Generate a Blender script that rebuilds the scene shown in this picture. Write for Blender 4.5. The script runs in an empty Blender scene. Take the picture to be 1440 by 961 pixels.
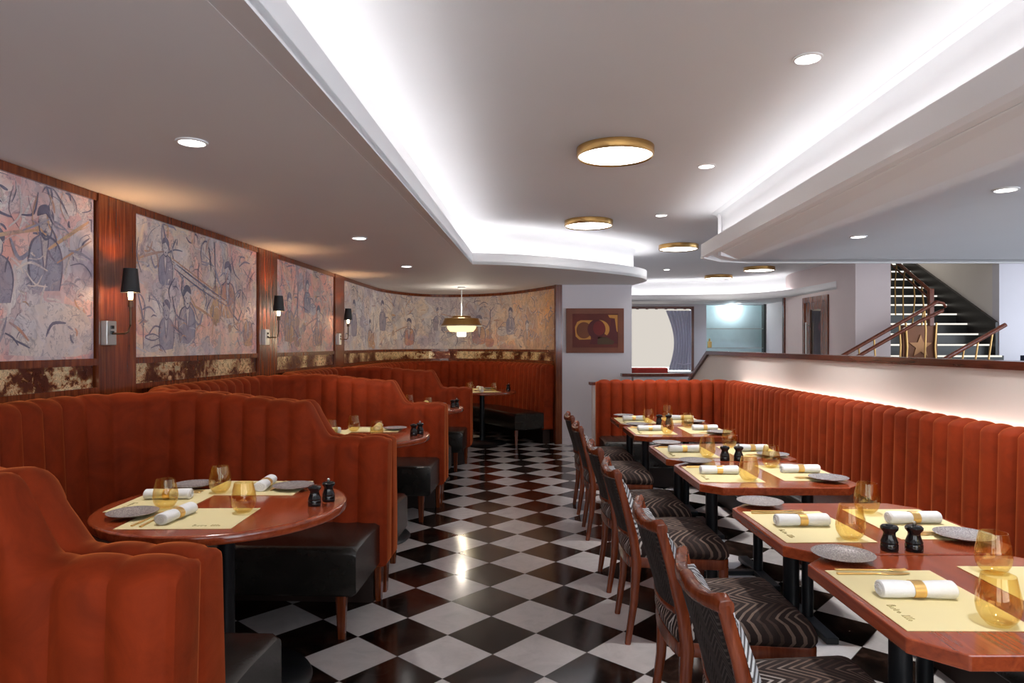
import bpy, bmesh, math, random
from mathutils import Vector, Matrix
random.seed(7)
PI = math.pi
K = 1.07            # real size of the survey unit used below
scene = bpy.context.scene
COL = scene.collection

# ------------------------------------------------------------------ materials
def nm(name):
    m = bpy.data.materials.new(name); m.use_nodes = True
    nt = m.node_tree
    for n in list(nt.nodes): nt.nodes.remove(n)
    out = nt.nodes.new('ShaderNodeOutputMaterial')
    return m, nt, out
def N(nt, t, **kw):
    n = nt.nodes.new(t)
    for k, v in kw.items():
        if hasattr(n, k): setattr(n, k, v)
        else: n.inputs[k].default_value = v
    return n
def L(nt, a, b): nt.links.new(a, b)
def bsdf(nt, out, col=(.8, .8, .8), rough=.5, metal=0, **kw):
    b = nt.nodes.new('ShaderNodeBsdfPrincipled')
    b.inputs['Base Color'].default_value = (*col, 1)
    b.inputs['Roughness'].default_value = rough
    b.inputs['Metallic'].default_value = metal
    for k, v in kw.items(): b.inputs[k].default_value = v
    L(nt, b.outputs[0], out.inputs[0]); return b
def coords(nt, kind='Object', scale=(1, 1, 1), rot=(0, 0, 0), loc=(0, 0, 0)):
    t = nt.nodes.new('ShaderNodeTexCoord'); m = nt.nodes.new('ShaderNodeMapping')
    m.inputs['Scale'].default_value = scale; m.inputs['Rotation'].default_value = rot; m.inputs['Location'].default_value = loc
    L(nt, t.outputs[kind], m.inputs[0]); return m.outputs[0]
def noise(nt, vec, scale, detail=4, rough=.55, dist=0):
    n = nt.nodes.new('ShaderNodeTexNoise'); n.inputs['Scale'].default_value = scale
    n.inputs['Detail'].default_value = detail; n.inputs['Roughness'].default_value = rough; n.inputs['Distortion'].default_value = dist
    if vec is not None: L(nt, vec, n.inputs['Vector'])
    return n
def ramp(nt, fac, stops, interp='LINEAR'):
    r = nt.nodes.new('ShaderNodeValToRGB'); r.color_ramp.interpolation = interp
    el = r.color_ramp.elements
    while len(el) < len(stops): el.new(.5)
    for e, (p, c) in zip(el, stops): e.position = p; e.color = (*c, 1) if len(c) == 3 else c
    L(nt, fac, r.inputs[0]); return r.outputs[0]
def mixc(nt, fac, a, b, mode='MIX'):
    m = nt.nodes.new('ShaderNodeMix'); m.data_type = 'RGBA'; m.blend_type = mode
    for s, v in ((0, fac), (6, a), (7, b)):
        if isinstance(v, (int, float)): m.inputs[s].default_value = v
        elif isinstance(v, tuple): m.inputs[s].default_value = (*v, 1)
        else: L(nt, v, m.inputs[s])
    return m.outputs[2]
def math_(nt, op, a, b=None, c=None):
    m = nt.nodes.new('ShaderNodeMath'); m.operation = op
    for i, v in enumerate((a, b, c)):
        if v is None: continue
        if isinstance(v, (int, float)): m.inputs[i].default_value = v
        else: L(nt, v, m.inputs[i])
    return m.outputs[0]
def bump(nt, b, h, strength=.3, dist=.01):
    n = nt.nodes.new('ShaderNodeBump'); n.inputs['Strength'].default_value = strength; n.inputs['Distance'].default_value = dist
    L(nt, h, n.inputs['Height']); L(nt, n.outputs[0], b.inputs['Normal'])

def m_plain(name, col, rough=.5, metal=0, var=.06, vscale=3, bumps=0, **kw):
    m, nt, out = nm(name); b = bsdf(nt, out, col, rough, metal, **kw)
    v = noise(nt, coords(nt), vscale, 3)
    lo = tuple(c * (1 - var) for c in col); hi = tuple(min(1, c * (1 + var)) for c in col)
    L(nt, ramp(nt, v.outputs[0], [(.3, lo), (.7, hi)]), b.inputs['Base Color'])
    if bumps: bump(nt, b, noise(nt, coords(nt), 90, 3).outputs[0], bumps, .003)
    return m
def m_emit(name, col, s):
    m, nt, out = nm(name); e = nt.nodes.new('ShaderNodeEmission')
    e.inputs[0].default_value = (*col, 1); e.inputs[1].default_value = s; L(nt, e.outputs[0], out.inputs[0]); return m
def m_wood(name, c1, c2, c3, rough=.25, scale=(2, 26, 26), coat=.3, kind='Object'):
    m, nt, out = nm(name); b = bsdf(nt, out, c2, rough); b.inputs['Coat Weight'].default_value = coat; b.inputs['Coat Roughness'].default_value = .12
    v = coords(nt, kind, scale); n = noise(nt, v, 1.6, 6, .6, .6); n2 = noise(nt, coords(nt, kind), 1.3, 2)
    c = ramp(nt, n.outputs[0], [(.25, c1), (.5, c2), (.75, c3)])
    c = mixc(nt, .5, c, mixc(nt, n2.outputs[0], (.55, .55, .55), (1.3, 1.3, 1.3)), 'MULTIPLY')
    L(nt, c, b.inputs['Base Color']); bump(nt, b, n.outputs[0], .08, .003); return m
def m_velvet(name, col):
    m, nt, out = nm(name); b = bsdf(nt, out, col, .75)
    b.inputs['Sheen Weight'].default_value = .9; b.inputs['Sheen Roughness'].default_value = .3
    b.inputs['Sheen Tint'].default_value = (1, .27, .07, 1); b.inputs['Specular IOR Level'].default_value = .15
    n = noise(nt, coords(nt), 5, 5, .65, .8)
    L(nt, ramp(nt, n.outputs[0], [(.3, tuple(c * .72 for c in col)), (.7, tuple(c * 1.2 for c in col))]), b.inputs['Base Color'])
    bump(nt, b, noise(nt, coords(nt), 260, 2).outputs[0], .15, .002); return m

M = {}
M['ceiling'] = m_plain('ceiling_paint', (.81, .8, .8), .7, var=.015, vscale=.8)
M['wall'] = m_plain('wall_paint', (.74, .71, .75), .65, var=.03, vscale=1)
M['pinkwall'] = m_plain('warm_wall_paint', (.74, .62, .60), .65, var=.04, vscale=1)
M['creamwall'] = m_plain('cream_wall_paint', (.84, .78, .73), .6, var=.03, vscale=1)
M['velvet'] = m_velvet('rust_velvet', (.26, .030, .0055))
M['leather'] = m_plain('black_leather', (.016, .014, .012), .27, var=.3, vscale=9, bumps=.35)
M['darkwood'] = m_wood('dark_mahogany', (.055, .009, .003), (.16, .032, .007), (.29, .07, .017), .25, (26, 26, 1.6))
M['tablewood'] = m_wood('table_mahogany', (.20, .032, .009), (.32, .055, .016), (.42, .085, .026), .17, (26, 2, 26), .6)
M['tableedge'] = m_wood('table_edge_wood', (.12, .025, .01), (.21, .045, .018), (.28, .07, .03), .3, (3, 3, 60))
M['chairwood'] = m_wood('chair_wood', (.10, .018, .006), (.20, .04, .012), (.30, .072, .024), .27, (22, 22, 3), .12)
M['railwood'] = m_wood('rail_wood', (.06, .012, .006), (.12, .024, .012), (.17, .038, .018), .22, (20, 2, 20))
M['blackmetal'] = m_plain('black_metal', (.012, .014, .017), .32, .4)
M['dark'] = m_plain('dark_plinth', (.02, .008, .005), .5)
M['gold'] = m_plain('brushed_gold', (.85, .55, .2), .3, .75)
M['bronze'] = m_plain('dark_bronze', (.12, .06, .03), .4, .6)
M['brass'] = m_plain('aged_brass', (.42, .25, .09), .32, 1, var=.2)
M['paper'] = m_plain('yellow_paper', (.74, .64, .35), .7, var=.02)
M['napkin'] = m_plain('white_linen', (.76, .77, .78), .85, var=.04, vscale=40, bumps=.4)
M['mill'] = m_plain('black_lacquer', (.008, .008, .009), .12)
M['ink'] = m_plain('brown_ink', (.30, .23, .08), .7)
M['silver'] = m_plain('brushed_steel', (.6, .6, .58), .3, 1)
M['shadeblack'] = m_plain('black_shade', (.01, .01, .01), .5)
M['bulb'] = m_emit('warm_bulb', (1, .66, .34), 28)
M['ledwhite'] = m_emit('cove_led', (.95, .96, 1), 9.5)
M['disc'] = m_emit('disc_diffuser', (1, .97, .93), 8)
M['dl'] = m_emit('downlight_lens', (1, .97, .93), 9)
M['stepled'] = m_emit('step_led', (1, .95, .85), 1.0)
M['blind'] = m_emit('glowing_blind', (1, .93, .84), .65)  # daylight behind the blind is put in as its own glow
M['pend_em'] = m_emit('pendant_glass', (1, .78, .38), 1.5)
M['pend_core'] = m_emit('pendant_core', (1, .93, .82), 3.5)
M['drape'] = m_plain('blue_grey_drape', (.62, .63, .76), .85)
M['copper'] = m_plain('copper_panel', (.17, .06, .022), .4, .4, var=.15)
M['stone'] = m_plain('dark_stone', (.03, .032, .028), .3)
M['teal'] = m_plain('pale_teal_back', (.74, .86, .87), .4)
M['maroon'] = m_velvet('maroon_fabric', (.22, .02, .015))
M['red'] = m_plain('red_gleam', (.75, .03, .06), .5)
M['navy'] = m_plain('navy_card', (.02, .025, .05), .5)
M['white'] = m_plain('white_card', (.8, .8, .8), .6)

# plate glaze with speckle
m, nt, out = nm('speckled_glaze'); b = bsdf(nt, out, (.2, .17, .16), .22, .25)
n = noise(nt, coords(nt), 240, 3); L(nt, ramp(nt, n.outputs[0], [(.42, (.22, .2, .2)), (.6, (.5, .46, .45))]), b.inputs['Base Color'])
bump(nt, b, n.outputs[0], .5, .003); M['plate'] = m
# glass kinds
def m_glass(name, tint, gl=.06, rim=.5):
    m, nt, out = nm(name)
    t = N(nt, 'ShaderNodeBsdfTransparent'); t.inputs[0].default_value = (*tint, 1)
    g = N(nt, 'ShaderNodeBsdfGlossy'); g.inputs['Roughness'].default_value = .03; g.inputs[0].default_value = (1, .93, .8, 1)
    lw = N(nt, 'ShaderNodeLayerWeight'); lw.inputs[0].default_value = .35
    f = math_(nt, 'MULTIPLY_ADD', lw.outputs['Facing'], rim, gl)
    mx = N(nt, 'ShaderNodeMixShader'); L(nt, f, mx.inputs[0]); L(nt, t.outputs[0], mx.inputs[1]); L(nt, g.outputs[0], mx.inputs[2])
    L(nt, mx.outputs[0], out.inputs[0]); return m
M['amber'] = m_glass('amber_glass', (.985, .925, .74), .03, .34)
M['pane'] = m_glass('clear_pane', (.93, .97, .96), .06, .3)
M['smoked'] = m_glass('smoked_pane', (.6, .55, .55), .08, .3)

# floor
m, nt, out = nm('checker_marble'); b = bsdf(nt, out, (.5, .5, .5), .09); b.inputs['Specular IOR Level'].default_value = .55
tc = N(nt, 'ShaderNodeTexCoord'); sx = N(nt, 'ShaderNodeSeparateXYZ'); L(nt, tc.outputs['UV'], sx.inputs[0])
fu = math_(nt, 'FLOOR', sx.outputs[0]); fv = math_(nt, 'FLOOR', sx.outputs[1])
par = math_(nt, 'PINGPONG', math_(nt, 'ADD', fu, fv), 1.0)
cmb = N(nt, 'ShaderNodeCombineXYZ'); L(nt, fu, cmb.inputs[0]); L(nt, fv, cmb.inputs[1])
wn = N(nt, 'ShaderNodeTexWhiteNoise'); L(nt, cmb.outputs[0], wn.inputs['Vector'])
off = N(nt, 'ShaderNodeVectorMath', operation='MULTIPLY_ADD'); L(nt, wn.outputs['Color'], off.inputs[0]); off.inputs[1].default_value = (9, 9, 9); L(nt, tc.outputs['UV'], off.inputs[2])
n = noise(nt, off.outputs[0], 1.6, 8, .62, 1.2)
blk = ramp(nt, n.outputs[0], [(.35, (.006, .0045, .004)), (.52, (.014, .008, .006)), (.585, (.055, .03, .022)), (.61, (.012, .008, .006))])
wht = ramp(nt, n.outputs[0], [(.3, (.50, .475, .47)), (.55, (.60, .57, .565)), (.7, (.54, .51, .505))])
wht = mixc(nt, .5, wht, mixc(nt, wn.outputs[0], (.9, .9, .9), (1.08, 1.08, 1.08)), 'MULTIPLY')
c = mixc(nt, par, blk, wht)
def edge(o): return math_(nt, 'ABSOLUTE', math_(nt, 'SUBTRACT', math_(nt, 'FRACT', o), .5))
g = math_(nt, 'GREATER_THAN', math_(nt, 'MAXIMUM', edge(sx.outputs[0]), edge(sx.outputs[1])), .4945)
c = mixc(nt, g, c, (.12, .11, .105)); L(nt, c, b.inputs['Base Color'])
L(nt, math_(nt, 'MULTIPLY_ADD', n.outputs[0], .12, .07), b.inputs['Roughness']); M['floor'] = m

# chevron cloths
def m_chevron(name, dark, light, sx_=30, zig=9, amp=.9, kind='Object', swap=False, thr=.5, fade=False):
    m, nt, out = nm(name); b = bsdf(nt, out, dark, .85)
    t = N(nt, 'ShaderNodeTexCoord'); s = N(nt, 'ShaderNodeSeparateXYZ'); L(nt, t.outputs[kind], s.inputs[0])
    a, c_ = (s.outputs[0], s.outputs[1]) if not swap else (s.outputs[2], s.outputs[1])
    tri = math_(nt, 'PINGPONG', math_(nt, 'MULTIPLY', c_, zig), 1.0)
    v = math_(nt, 'ADD', math_(nt, 'MULTIPLY', a, sx_), math_(nt, 'MULTIPLY', tri, amp * 3.0))
    f = math_(nt, 'FRACT', v); li = math_(nt, 'GREATER_THAN', f, thr)
    big = math_(nt, 'FRACT', math_(nt, 'MULTIPLY', v, .21)); band = math_(nt, 'GREATER_THAN', big, .55)
    n = noise(nt, t.outputs[kind], 140, 3)
    lc = mixc(nt, band, light[0], light[1])
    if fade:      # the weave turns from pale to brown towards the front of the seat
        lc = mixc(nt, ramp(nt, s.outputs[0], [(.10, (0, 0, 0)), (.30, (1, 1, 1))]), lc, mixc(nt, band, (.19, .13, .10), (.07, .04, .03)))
    c = mixc(nt, li, dark, lc); c = mixc(nt, .35, c, mixc(nt, n.outputs[0], (.4, .4, .4), (1.5, 1.5, 1.5)), 'MULTIPLY')
    L(nt, c, b.inputs['Base Color']); bump(nt, b, math_(nt, 'ADD', f, n.outputs[0]), .3, .003); return m
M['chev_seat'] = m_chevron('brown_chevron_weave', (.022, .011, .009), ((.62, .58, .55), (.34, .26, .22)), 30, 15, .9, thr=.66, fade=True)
M['chev_light'] = m_chevron('pale_chevron_weave', (.10, .095, .10), ((.78, .82, .84), (.6, .64, .68)), 40, 16, .8, swap=True, thr=.45)
M['herring'] = m_chevron('dark_herringbone_weave', (.014, .010, .009), ((.07, .055, .05), (.05, .035, .03)), 60, 26, .9, swap=True, thr=.6)

# mural and mosaic
def m_mural(name, seed, pals):
    m, nt, out = nm(name); b = bsdf(nt, out, (.5, .5, .5), .55)
    t = N(nt, 'ShaderNodeTexCoord'); mp = N(nt, 'ShaderNodeMapping'); mp.inputs['Location'].default_value = (seed, seed * .7, seed * .3)
    L(nt, t.outputs['UV'], mp.inputs[0]); v = mp.outputs[0]
    wn_ = noise(nt, v, 2.2, 5, .6, .4)
    w = N(nt, 'ShaderNodeVectorMath', operation='MULTIPLY_ADD'); L(nt, wn_.outputs['Color'], w.inputs[0]); w.inputs[1].default_value = (.55, .55, .55); L(nt, v, w.inputs[2]); wv = w.outputs[0]
    n1 = noise(nt, wv, 1.5, 5, .55, .3)
    c = ramp(nt, n1.outputs[0], [(.28, pals[0]), (.42, pals[1]), (.5, pals[2]), (.6, pals[3]), (.72, pals[4])])
    vo = N(nt, 'ShaderNodeTexVoronoi'); vo.inputs['Scale'].default_value = 6.5; L(nt, wv, vo.inputs['Vector'])
    hs = N(nt, 'ShaderNodeSeparateColor'); L(nt, vo.outputs['Color'], hs.inputs[0])
    pc = ramp(nt, hs.outputs[0], [(0, pals[2]), (.35, pals[0]), (.6, pals[3]), (.85, (.30, .28, .36)), (1, pals[1])])
    c = mixc(nt, .5, c, pc)
    # brushed vertical streaks
    ms = N(nt, 'ShaderNodeMapping'); ms.inputs['Scale'].default_value = (14, 2.0, 1); L(nt, wv, ms.inputs[0])
    st = noise(nt, ms.outputs[0], 1.6, 5, .6)
    c = mixc(nt, .55, c, ramp(nt, st.outputs[0], [(.3, (.76, .71, .70)), (.65, (1.3, 1.25, 1.2))]), 'MULTIPLY')
    # pen strokes : thin contour lines
    k1 = noise(nt, wv, 3.4, 3, .5, 1.2)
    l1 = math_(nt, 'LESS_THAN', math_(nt, 'ABSOLUTE', math_(nt, 'SUBTRACT', math_(nt, 'FRACT', math_(nt, 'MULTIPLY', k1.outputs[0], 7)), .5)), .05)
    k2 = noise(nt, wv, 9, 3, .55, .6)
    l2 = math_(nt, 'LESS_THAN', math_(nt, 'ABSOLUTE', math_(nt, 'SUBTRACT', math_(nt, 'FRACT', math_(nt, 'MULTIPLY', k2.outputs[0], 5)), .5)), .07)
    msk = ramp(nt, noise(nt, v, 2.6, 3).outputs[0], [(.46, (0, 0, 0)), (.58, (1, 1, 1))])
    dk = math_(nt, 'MULTIPLY', math_(nt, 'MAXIMUM', l1, math_(nt, 'MULTIPLY', l2, msk)), .4)
    c = mixc(nt, dk, c, (.13, .12, .17))
    blot = ramp(nt, noise(nt, wv, 4.2, 6, .7, .5).outputs[0], [(.60, (0, 0, 0)), (.68, (.55, .55, .55))])
    c = mixc(nt, blot, c, (.17, .17, .25))
    L(nt, c, b.inputs['Base Color']); return m
PK = (.82, .42, .35); LV = (.56, .46, .50); BG = (.80, .64, .47); GY = (.74, .68, .64); OC = (.62, .36, .13); BL = (.44, .47, .55)
M['sk_line'] = m_mural('sketch_slate', 2.2, [(.13, .13, .19), (.2, .2, .27), (.16, .14, .2), (.26, .22, .28), (.2, .17, .2)])
M['sk_dark'] = m_mural('sketch_plum', 3.2, [(.26, .25, .33), (.34, .31, .38), (.44, .36, .38), (.32, .32, .4), (.5, .42, .42)])
M['sk_pale'] = m_mural('sketch_pale', 4.2, [(.62, .54, .54), (.66, .58, .52), (.58, .56, .6), (.7, .6, .52), (.6, .5, .5)])
M['sk_warm'] = m_mural('sketch_warm', 6.2, [(.6, .3, .18), (.55, .36, .26), (.6, .42, .24), (.5, .26, .24), (.6, .36, .3)])
M['mural1'] = m_mural('mural_pink_blue', 1.3, [BL, LV, GY, PK, (.66, .42, .34)])
M['mural2'] = m_mural('mural_mauve', 5.1, [LV, GY, BG, PK, LV])
M['mural3'] = m_mural('mural_rose', 9.7, [PK, GY, PK, BG, (.6, .4, .24)])
M['mural4'] = m_mural('mural_blue_ochre', 14.2, [BL, LV, GY, BG, PK])
# long curved mural turns ochre at its right end (pigment of the painting itself)
nt = M['mural4'].node_tree; b = [n for n in nt.nodes if n.type == 'BSDF_PRINCIPLED'][0]
src = b.inputs['Base Color'].links[0].from_socket
tc = N(nt, 'ShaderNodeTexCoord'); s = N(nt, 'ShaderNodeSeparateXYZ'); L(nt, tc.outputs['UV'], s.inputs[0])
nn = noise(nt, tc.outputs['UV'], 2.2, 4)
f = math_(nt, 'ADD', s.outputs[0], math_(nt, 'MULTIPLY', nn.outputs[0], .9))
MURAL4_F = ramp(nt, math_(nt, 'MULTIPLY', f, .0625), [(.0, (0, 0, 0)), (1, (0, 0, 0))])
MURAL4 = (nt, f, src, b)

m, nt, out = nm('antique_mirror_mosaic'); b = bsdf(nt, out, (.3, .15, .06), .2, .55)
tc = coords(nt, 'UV'); n = noise(nt, tc, 24, 6, .75, .4); n2 = noise(nt, tc, 2.6, 2)
f = math_(nt, 'ADD', n.outputs[0], math_(nt, 'MULTIPLY', math_(nt, 'SUBTRACT', n2.outputs[0], .50), 1.15))
L(nt, ramp(nt, f, [(.44, (.11, .022, .008)), (.5, (.34, .13, .035)), (.55, (.9, .72, .42))]), b.inputs['Base Color'])
L(nt, ramp(nt, n.outputs[0], [(.4, (.5, .5, .5)), (.6, (.15, .15, .15))]), b.inputs['Roughness']); M['mosaic'] = m

# ------------------------------------------------------------------ mesh helpers
class MB:
    def __init__(s): s.v = []; s.f = []; s.uv = {}
    def add(s, vs, fs):
        o = len(s.v); s.uvs = getattr(s, 'uvs', []) + [getattr(p, 'uv', (0, 0)) for p in vs]; s.v += [tuple(p) for p in vs]; s.f += [tuple(i + o for i in f) for f in fs]
    def box(s, x0, x1, y0, y1, z0, z1, bev=0):
        if bev:
            bm = bmesh.new(); bmesh.ops.create_cube(bm, size=1)
            for v in bm.verts: v.co = Vector(((x0 + x1) / 2 + v.co.x * (x1 - x0), (y0 + y1) / 2 + v.co.y * (y1 - y0), (z0 + z1) / 2 + v.co.z * (z1 - z0)))
            bmesh.ops.bevel(bm, geom=list(bm.edges), offset=bev, segments=3, profile=.6, affect='EDGES')
            bm.verts.index_update(); s.add([v.co for v in bm.verts], [[v.index for v in f.verts] for f in bm.faces]); bm.free(); return
        s.add([(x0, y0, z0), (x1, y0, z0), (x1, y1, z0), (x0, y1, z0), (x0, y0, z1), (x1, y0, z1), (x1, y1, z1), (x0, y1, z1)],
              [(0, 3, 2, 1), (4, 5, 6, 7), (0, 1, 5, 4), (1, 2, 6, 5), (2, 3, 7, 6), (3, 0, 4, 7)])
    def prism(s, poly, z0, z1, bev=0):
        a = sum(poly[i][0] * poly[(i + 1) % len(poly)][1] - poly[(i + 1) % len(poly)][0] * poly[i][1] for i in range(len(poly)))
        if a < 0: poly = poly[::-1]
        n = len(poly)
        if bev:
            bm = bmesh.new(); lo = [bm.verts.new((x, y, z0)) for x, y in poly]; hi = [bm.verts.new((x, y, z1)) for x, y in poly]
            bm.faces.new(lo[::-1]); bm.faces.new(hi)
            for i in range(n): bm.faces.new((lo[i], lo[(i + 1) % n], hi[(i + 1) % n], hi[i]))
            ed = [e for e in bm.edges if all(v.co.z == e.verts[0].co.z for v in e.verts)] if n > 12 else list(bm.edges)
            bmesh.ops.bevel(bm, geom=ed, offset=bev, segments=2, profile=.5, affect='EDGES')
            bm.verts.index_update(); s.add([v.co for v in bm.verts], [[v.index for v in f.verts] for f in bm.faces]); bm.free(); return
        s.add([(x, y, z0) for x, y in poly] + [(x, y, z1) for x, y in poly],
              [tuple(range(n - 1, -1, -1)), tuple(range(n, 2 * n))] + [(i, (i + 1) % n, (i + 1) % n + n, i + n) for i in range(n)])
    def extrude_x(s, poly, x0, x1):       # poly in (y,z)
        n = len(poly)
        s.add([(x0, y, z) for y, z in poly] + [(x1, y, z) for y, z in poly],
              [tuple(range(n)), tuple(range(2 * n - 1, n - 1, -1))] + [((i + 1) % n, i, i + n, (i + 1) % n + n) for i in range(n)])
    def loft(s, rings, closed=True, cap=True):
        n = len(rings[0]); vs = [p for r in rings for p in r]; fs = []
        for i in range(len(rings) - 1):
            for j in range(n if closed else n - 1):
                a, b_ = i * n + j, i * n + (j + 1) % n
                fs.append((a, b_, b_ + n, a + n))
        if cap: fs.append(tuple(range(n - 1, -1, -1))); fs.append(tuple(range((len(rings) - 1) * n, len(rings) * n)))
        s.add(vs, fs)
    def lathe(s, prof, n=32, c=(0, 0, 0), capb=True, capt=True):
        rings = [[(c[0] + r * math.cos(2 * PI * j / n), c[1] + r * math.sin(2 * PI * j / n), c[2] + z) for j in range(n)] for r, z in prof]
        vs = [p for r in rings for p in r]; fs = []
        for i in range(len(rings) - 1):
            for j in range(n):
                a, b_ = i * n + j, i * n + (j + 1) % n; fs.append((a, b_, b_ + n, a + n))
        if capb: fs.append(tuple(range(n - 1, -1, -1)))
        if capt: fs.append(tuple(range((len(rings) - 1) * n, len(rings) * n)))
        s.add(vs, fs)
    def tube(s, pts, r, n=10, flat=None):
        pts = [Vector(p) for p in pts]; rs = r if isinstance(r, list) else [r] * len(pts); rings = []
        up0 = Vector((0, 0, 1)) if flat is None else Vector(flat)
        for i, p in enumerate(pts):
            d = (pts[min(i + 1, len(pts) - 1)] - pts[max(i - 1, 0)]).normalized()
            u = up0 if abs(d.dot(up0)) < .95 else Vector((1, 0, 0))
            a = d.cross(u).normalized(); b_ = a.cross(d).normalized()
            rr = rs[i] if isinstance(rs[i], tuple) else (rs[i], rs[i])
            rings.append([p + a * rr[0] * math.cos(2 * PI * j / n) + b_ * rr[1] * math.sin(2 * PI * j / n) for j in range(n)])
        s.loft(rings)
    def bar(s, pts, w, h, side=(0, 1, 0)):     # rectangular section with softened corners; w along side
        pts = [Vector(p) for p in pts]; S = Vector(side); rings = []
        ws = w if isinstance(w, list) else [w] * len(pts); hs = h if isinstance(h, list) else [h] * len(pts)
        for i, p in enumerate(pts):
            d = (pts[min(i + 1, len(pts) - 1)] - pts[max(i - 1, 0)]).normalized(); a = (S - d * S.dot(d)).normalized(); b_ = d.cross(a)
            W, H = ws[i] / 2, hs[i] / 2; c = min(W, H) * .35
            rings.append([p + a * x + b_ * y for x, y in ((W, H - c), (W - c, H), (c - W, H), (-W, H - c), (-W, c - H), (c - W, -H), (W - c, -H), (W, c - H))])
        s.loft(rings)
    def build(s, name, mat, parent=None, smooth=False, uv=None, loc=None, rot=0, **tags):
        me = bpy.data.meshes.new(name); me.from_pydata(s.v, [], s.f); me.update()
        bm = bmesh.new(); bm.from_mesh(me); bmesh.ops.recalc_face_normals(bm, faces=bm.faces); bm.to_mesh(me); bm.free()
        if uv:
            lay = me.uv_layers.new(name='UVMap')
            for lp in me.loops: lay.data[lp.index].uv = uv(me.vertices[lp.vertex_index].co, lp.vertex_index)
        if smooth:
            for p in me.polygons: p.use_smooth = True
            me.set_sharp_from_angle(angle=math.radians(smooth if smooth is not True else 40))
        me.materials.append(mat)
        o = bpy.data.objects.new(name, me); COL.objects.link(o)
        if parent: o.parent = parent
        if loc: o.location = loc
        o.rotation_euler.z = rot
        for k_, v_ in tags.items():
            if v_: o[k_] = v_
        return o
def empty(name, loc, label, cat, group=None, rot=0):
    o = bpy.data.objects.new(name, None); COL.objects.link(o); o.empty_display_size = .1
    o.location = loc; o.rotation_euler.z = rot; o['label'] = label; o['category'] = cat
    if group: o['group'] = group
    return o
def dup(root, loc, rot=0, label=None, group=None):
    r = root.copy(); COL.objects.link(r); r.location = loc; r.rotation_euler.z = rot
    if label: r['label'] = label
    if group: r['group'] = group
    for ch in list(root.children):
        c = ch.copy(); COL.objects.link(c); c.parent = r
        for g in list(ch.children):
            d = g.copy(); COL.objects.link(d); d.parent = c
    return r
class Maker:      # the first call places the built object itself, later calls copy it
    def __init__(s, root): s.root = root; s.used = False
    def __call__(s, loc, rot, label, group):
        if not s.used:
            s.used = True; o = s.root; o.location = loc; o.rotation_euler.z = rot; o['label'] = label; o['group'] = group; return o
        return dup(s.root, loc, rot, label, group)

# 2-D path helpers
def catmull(pts, n=10):
    out_ = []
    for i in range(len(pts) - 1):
        p0 = pts[max(i - 1, 0)]; p1 = pts[i]; p2 = pts[i + 1]; p3 = pts[min(i + 2, len(pts) - 1)]
        for k in range(n):
            t = k / n; out_.append(tuple(.5 * (2 * p1[a] + (p2[a] - p0[a]) * t + (2 * p0[a] - 5 * p1[a] + 4 * p2[a] - p3[a]) * t * t + (-p0[a] + 3 * p1[a] - 3 * p2[a] + p3[a]) * t ** 3) for a in (0, 1)))
    out_.append(tuple(pts[-1])); return out_
def resample(pts, step):
    d = [0]
    for a, b_ in zip(pts, pts[1:]): d.append(d[-1] + math.dist(a, b_))
    n = max(2, round(d[-1] / step)); res = []; j = 0
    for i in range(n + 1):
        t = d[-1] * i / n
        while j < len(d) - 2 and d[j + 1] < t: j += 1
        f_ = (t - d[j]) / max(1e-9, d[j + 1] - d[j]); res.append((pts[j][0] + (pts[j + 1][0] - pts[j][0]) * f_, pts[j][1] + (pts[j + 1][1] - pts[j][1]) * f_))
    return res, d[-1]
def normals(pts):       # right-hand normal of travel direction
    res = []
    for i in range(len(pts)):
        a = pts[max(i - 1, 0)]; b_ = pts[min(i + 1, len(pts) - 1)]; l = math.dist(a, b_) or 1
        res.append(((b_[1] - a[1]) / l, -(b_[0] - a[0]) / l))
    return res
def offset(pts, d):     # mitred offset to the right
    res = []
    for i, p in enumerate(pts):
        ns = []
        if i > 0: a = pts[i - 1]; l = math.dist(a, p); ns.append(((p[1] - a[1]) / l, -(p[0] - a[0]) / l))
        if i < len(pts) - 1: a = pts[i + 1]; l = math.dist(a, p); ns.append(((a[1] - p[1]) / l, -(a[0] - p[0]) / l))
        if len(ns) == 1: n_ = ns[0]; sc = 1
        else:
            n_ = (ns[0][0] + ns[1][0], ns[0][1] + ns[1][1]); l = math.hypot(*n_); n_ = (n_[0] / l, n_[1] / l); sc = 1 / max(.4, n_[0] * ns[0][0] + n_[1] * ns[0][1])
        res.append((p[0] + n_[0] * d * sc, p[1] + n_[1] * d * sc))
    return res
def ribbon(mb, path, o0, o1, z0, z1):      # wall-like strip between two offsets
    A = offset(path, o0); B = offset(path, o1)
    mb.loft([[(*a, z0), (*b_, z0), (*b_, z1), (*a, z1)] for a, b_ in zip(A, B)])

# ------------------------------------------------------------------ room shell
SOF = 2.22; UP = 2.63; LIP = 2.34
TA = math.atan(.045)
def struct(mb, name, mat, parent=None, **kw):
    return mb.build(name, mat, parent, kind=None if parent else 'structure', **kw)

# floor: tile grid phase and turn
P0 = (-.0867, 3.033); TL = .30
cdir = Vector((-.045, 1)).normalized(); e1 = Vector((cdir.x * math.cos(-PI / 4) - cdir.y * math.sin(-PI / 4), cdir.x * math.sin(-PI / 4) + cdir.y * math.cos(-PI / 4))); e2 = Vector((-e1.y, e1.x))
def floor_uv(co, i):
    p = Vector((co.x - P0[0], co.y - P0[1])); return (p.dot(e1) / TL + 100, p.dot(e2) / TL + 100)
mb = MB(); mb.box(-2.75, 9.4, -1.7, 14.3, -.1, 0); struct(mb, 'floor', M['floor'], uv=floor_uv)

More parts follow.
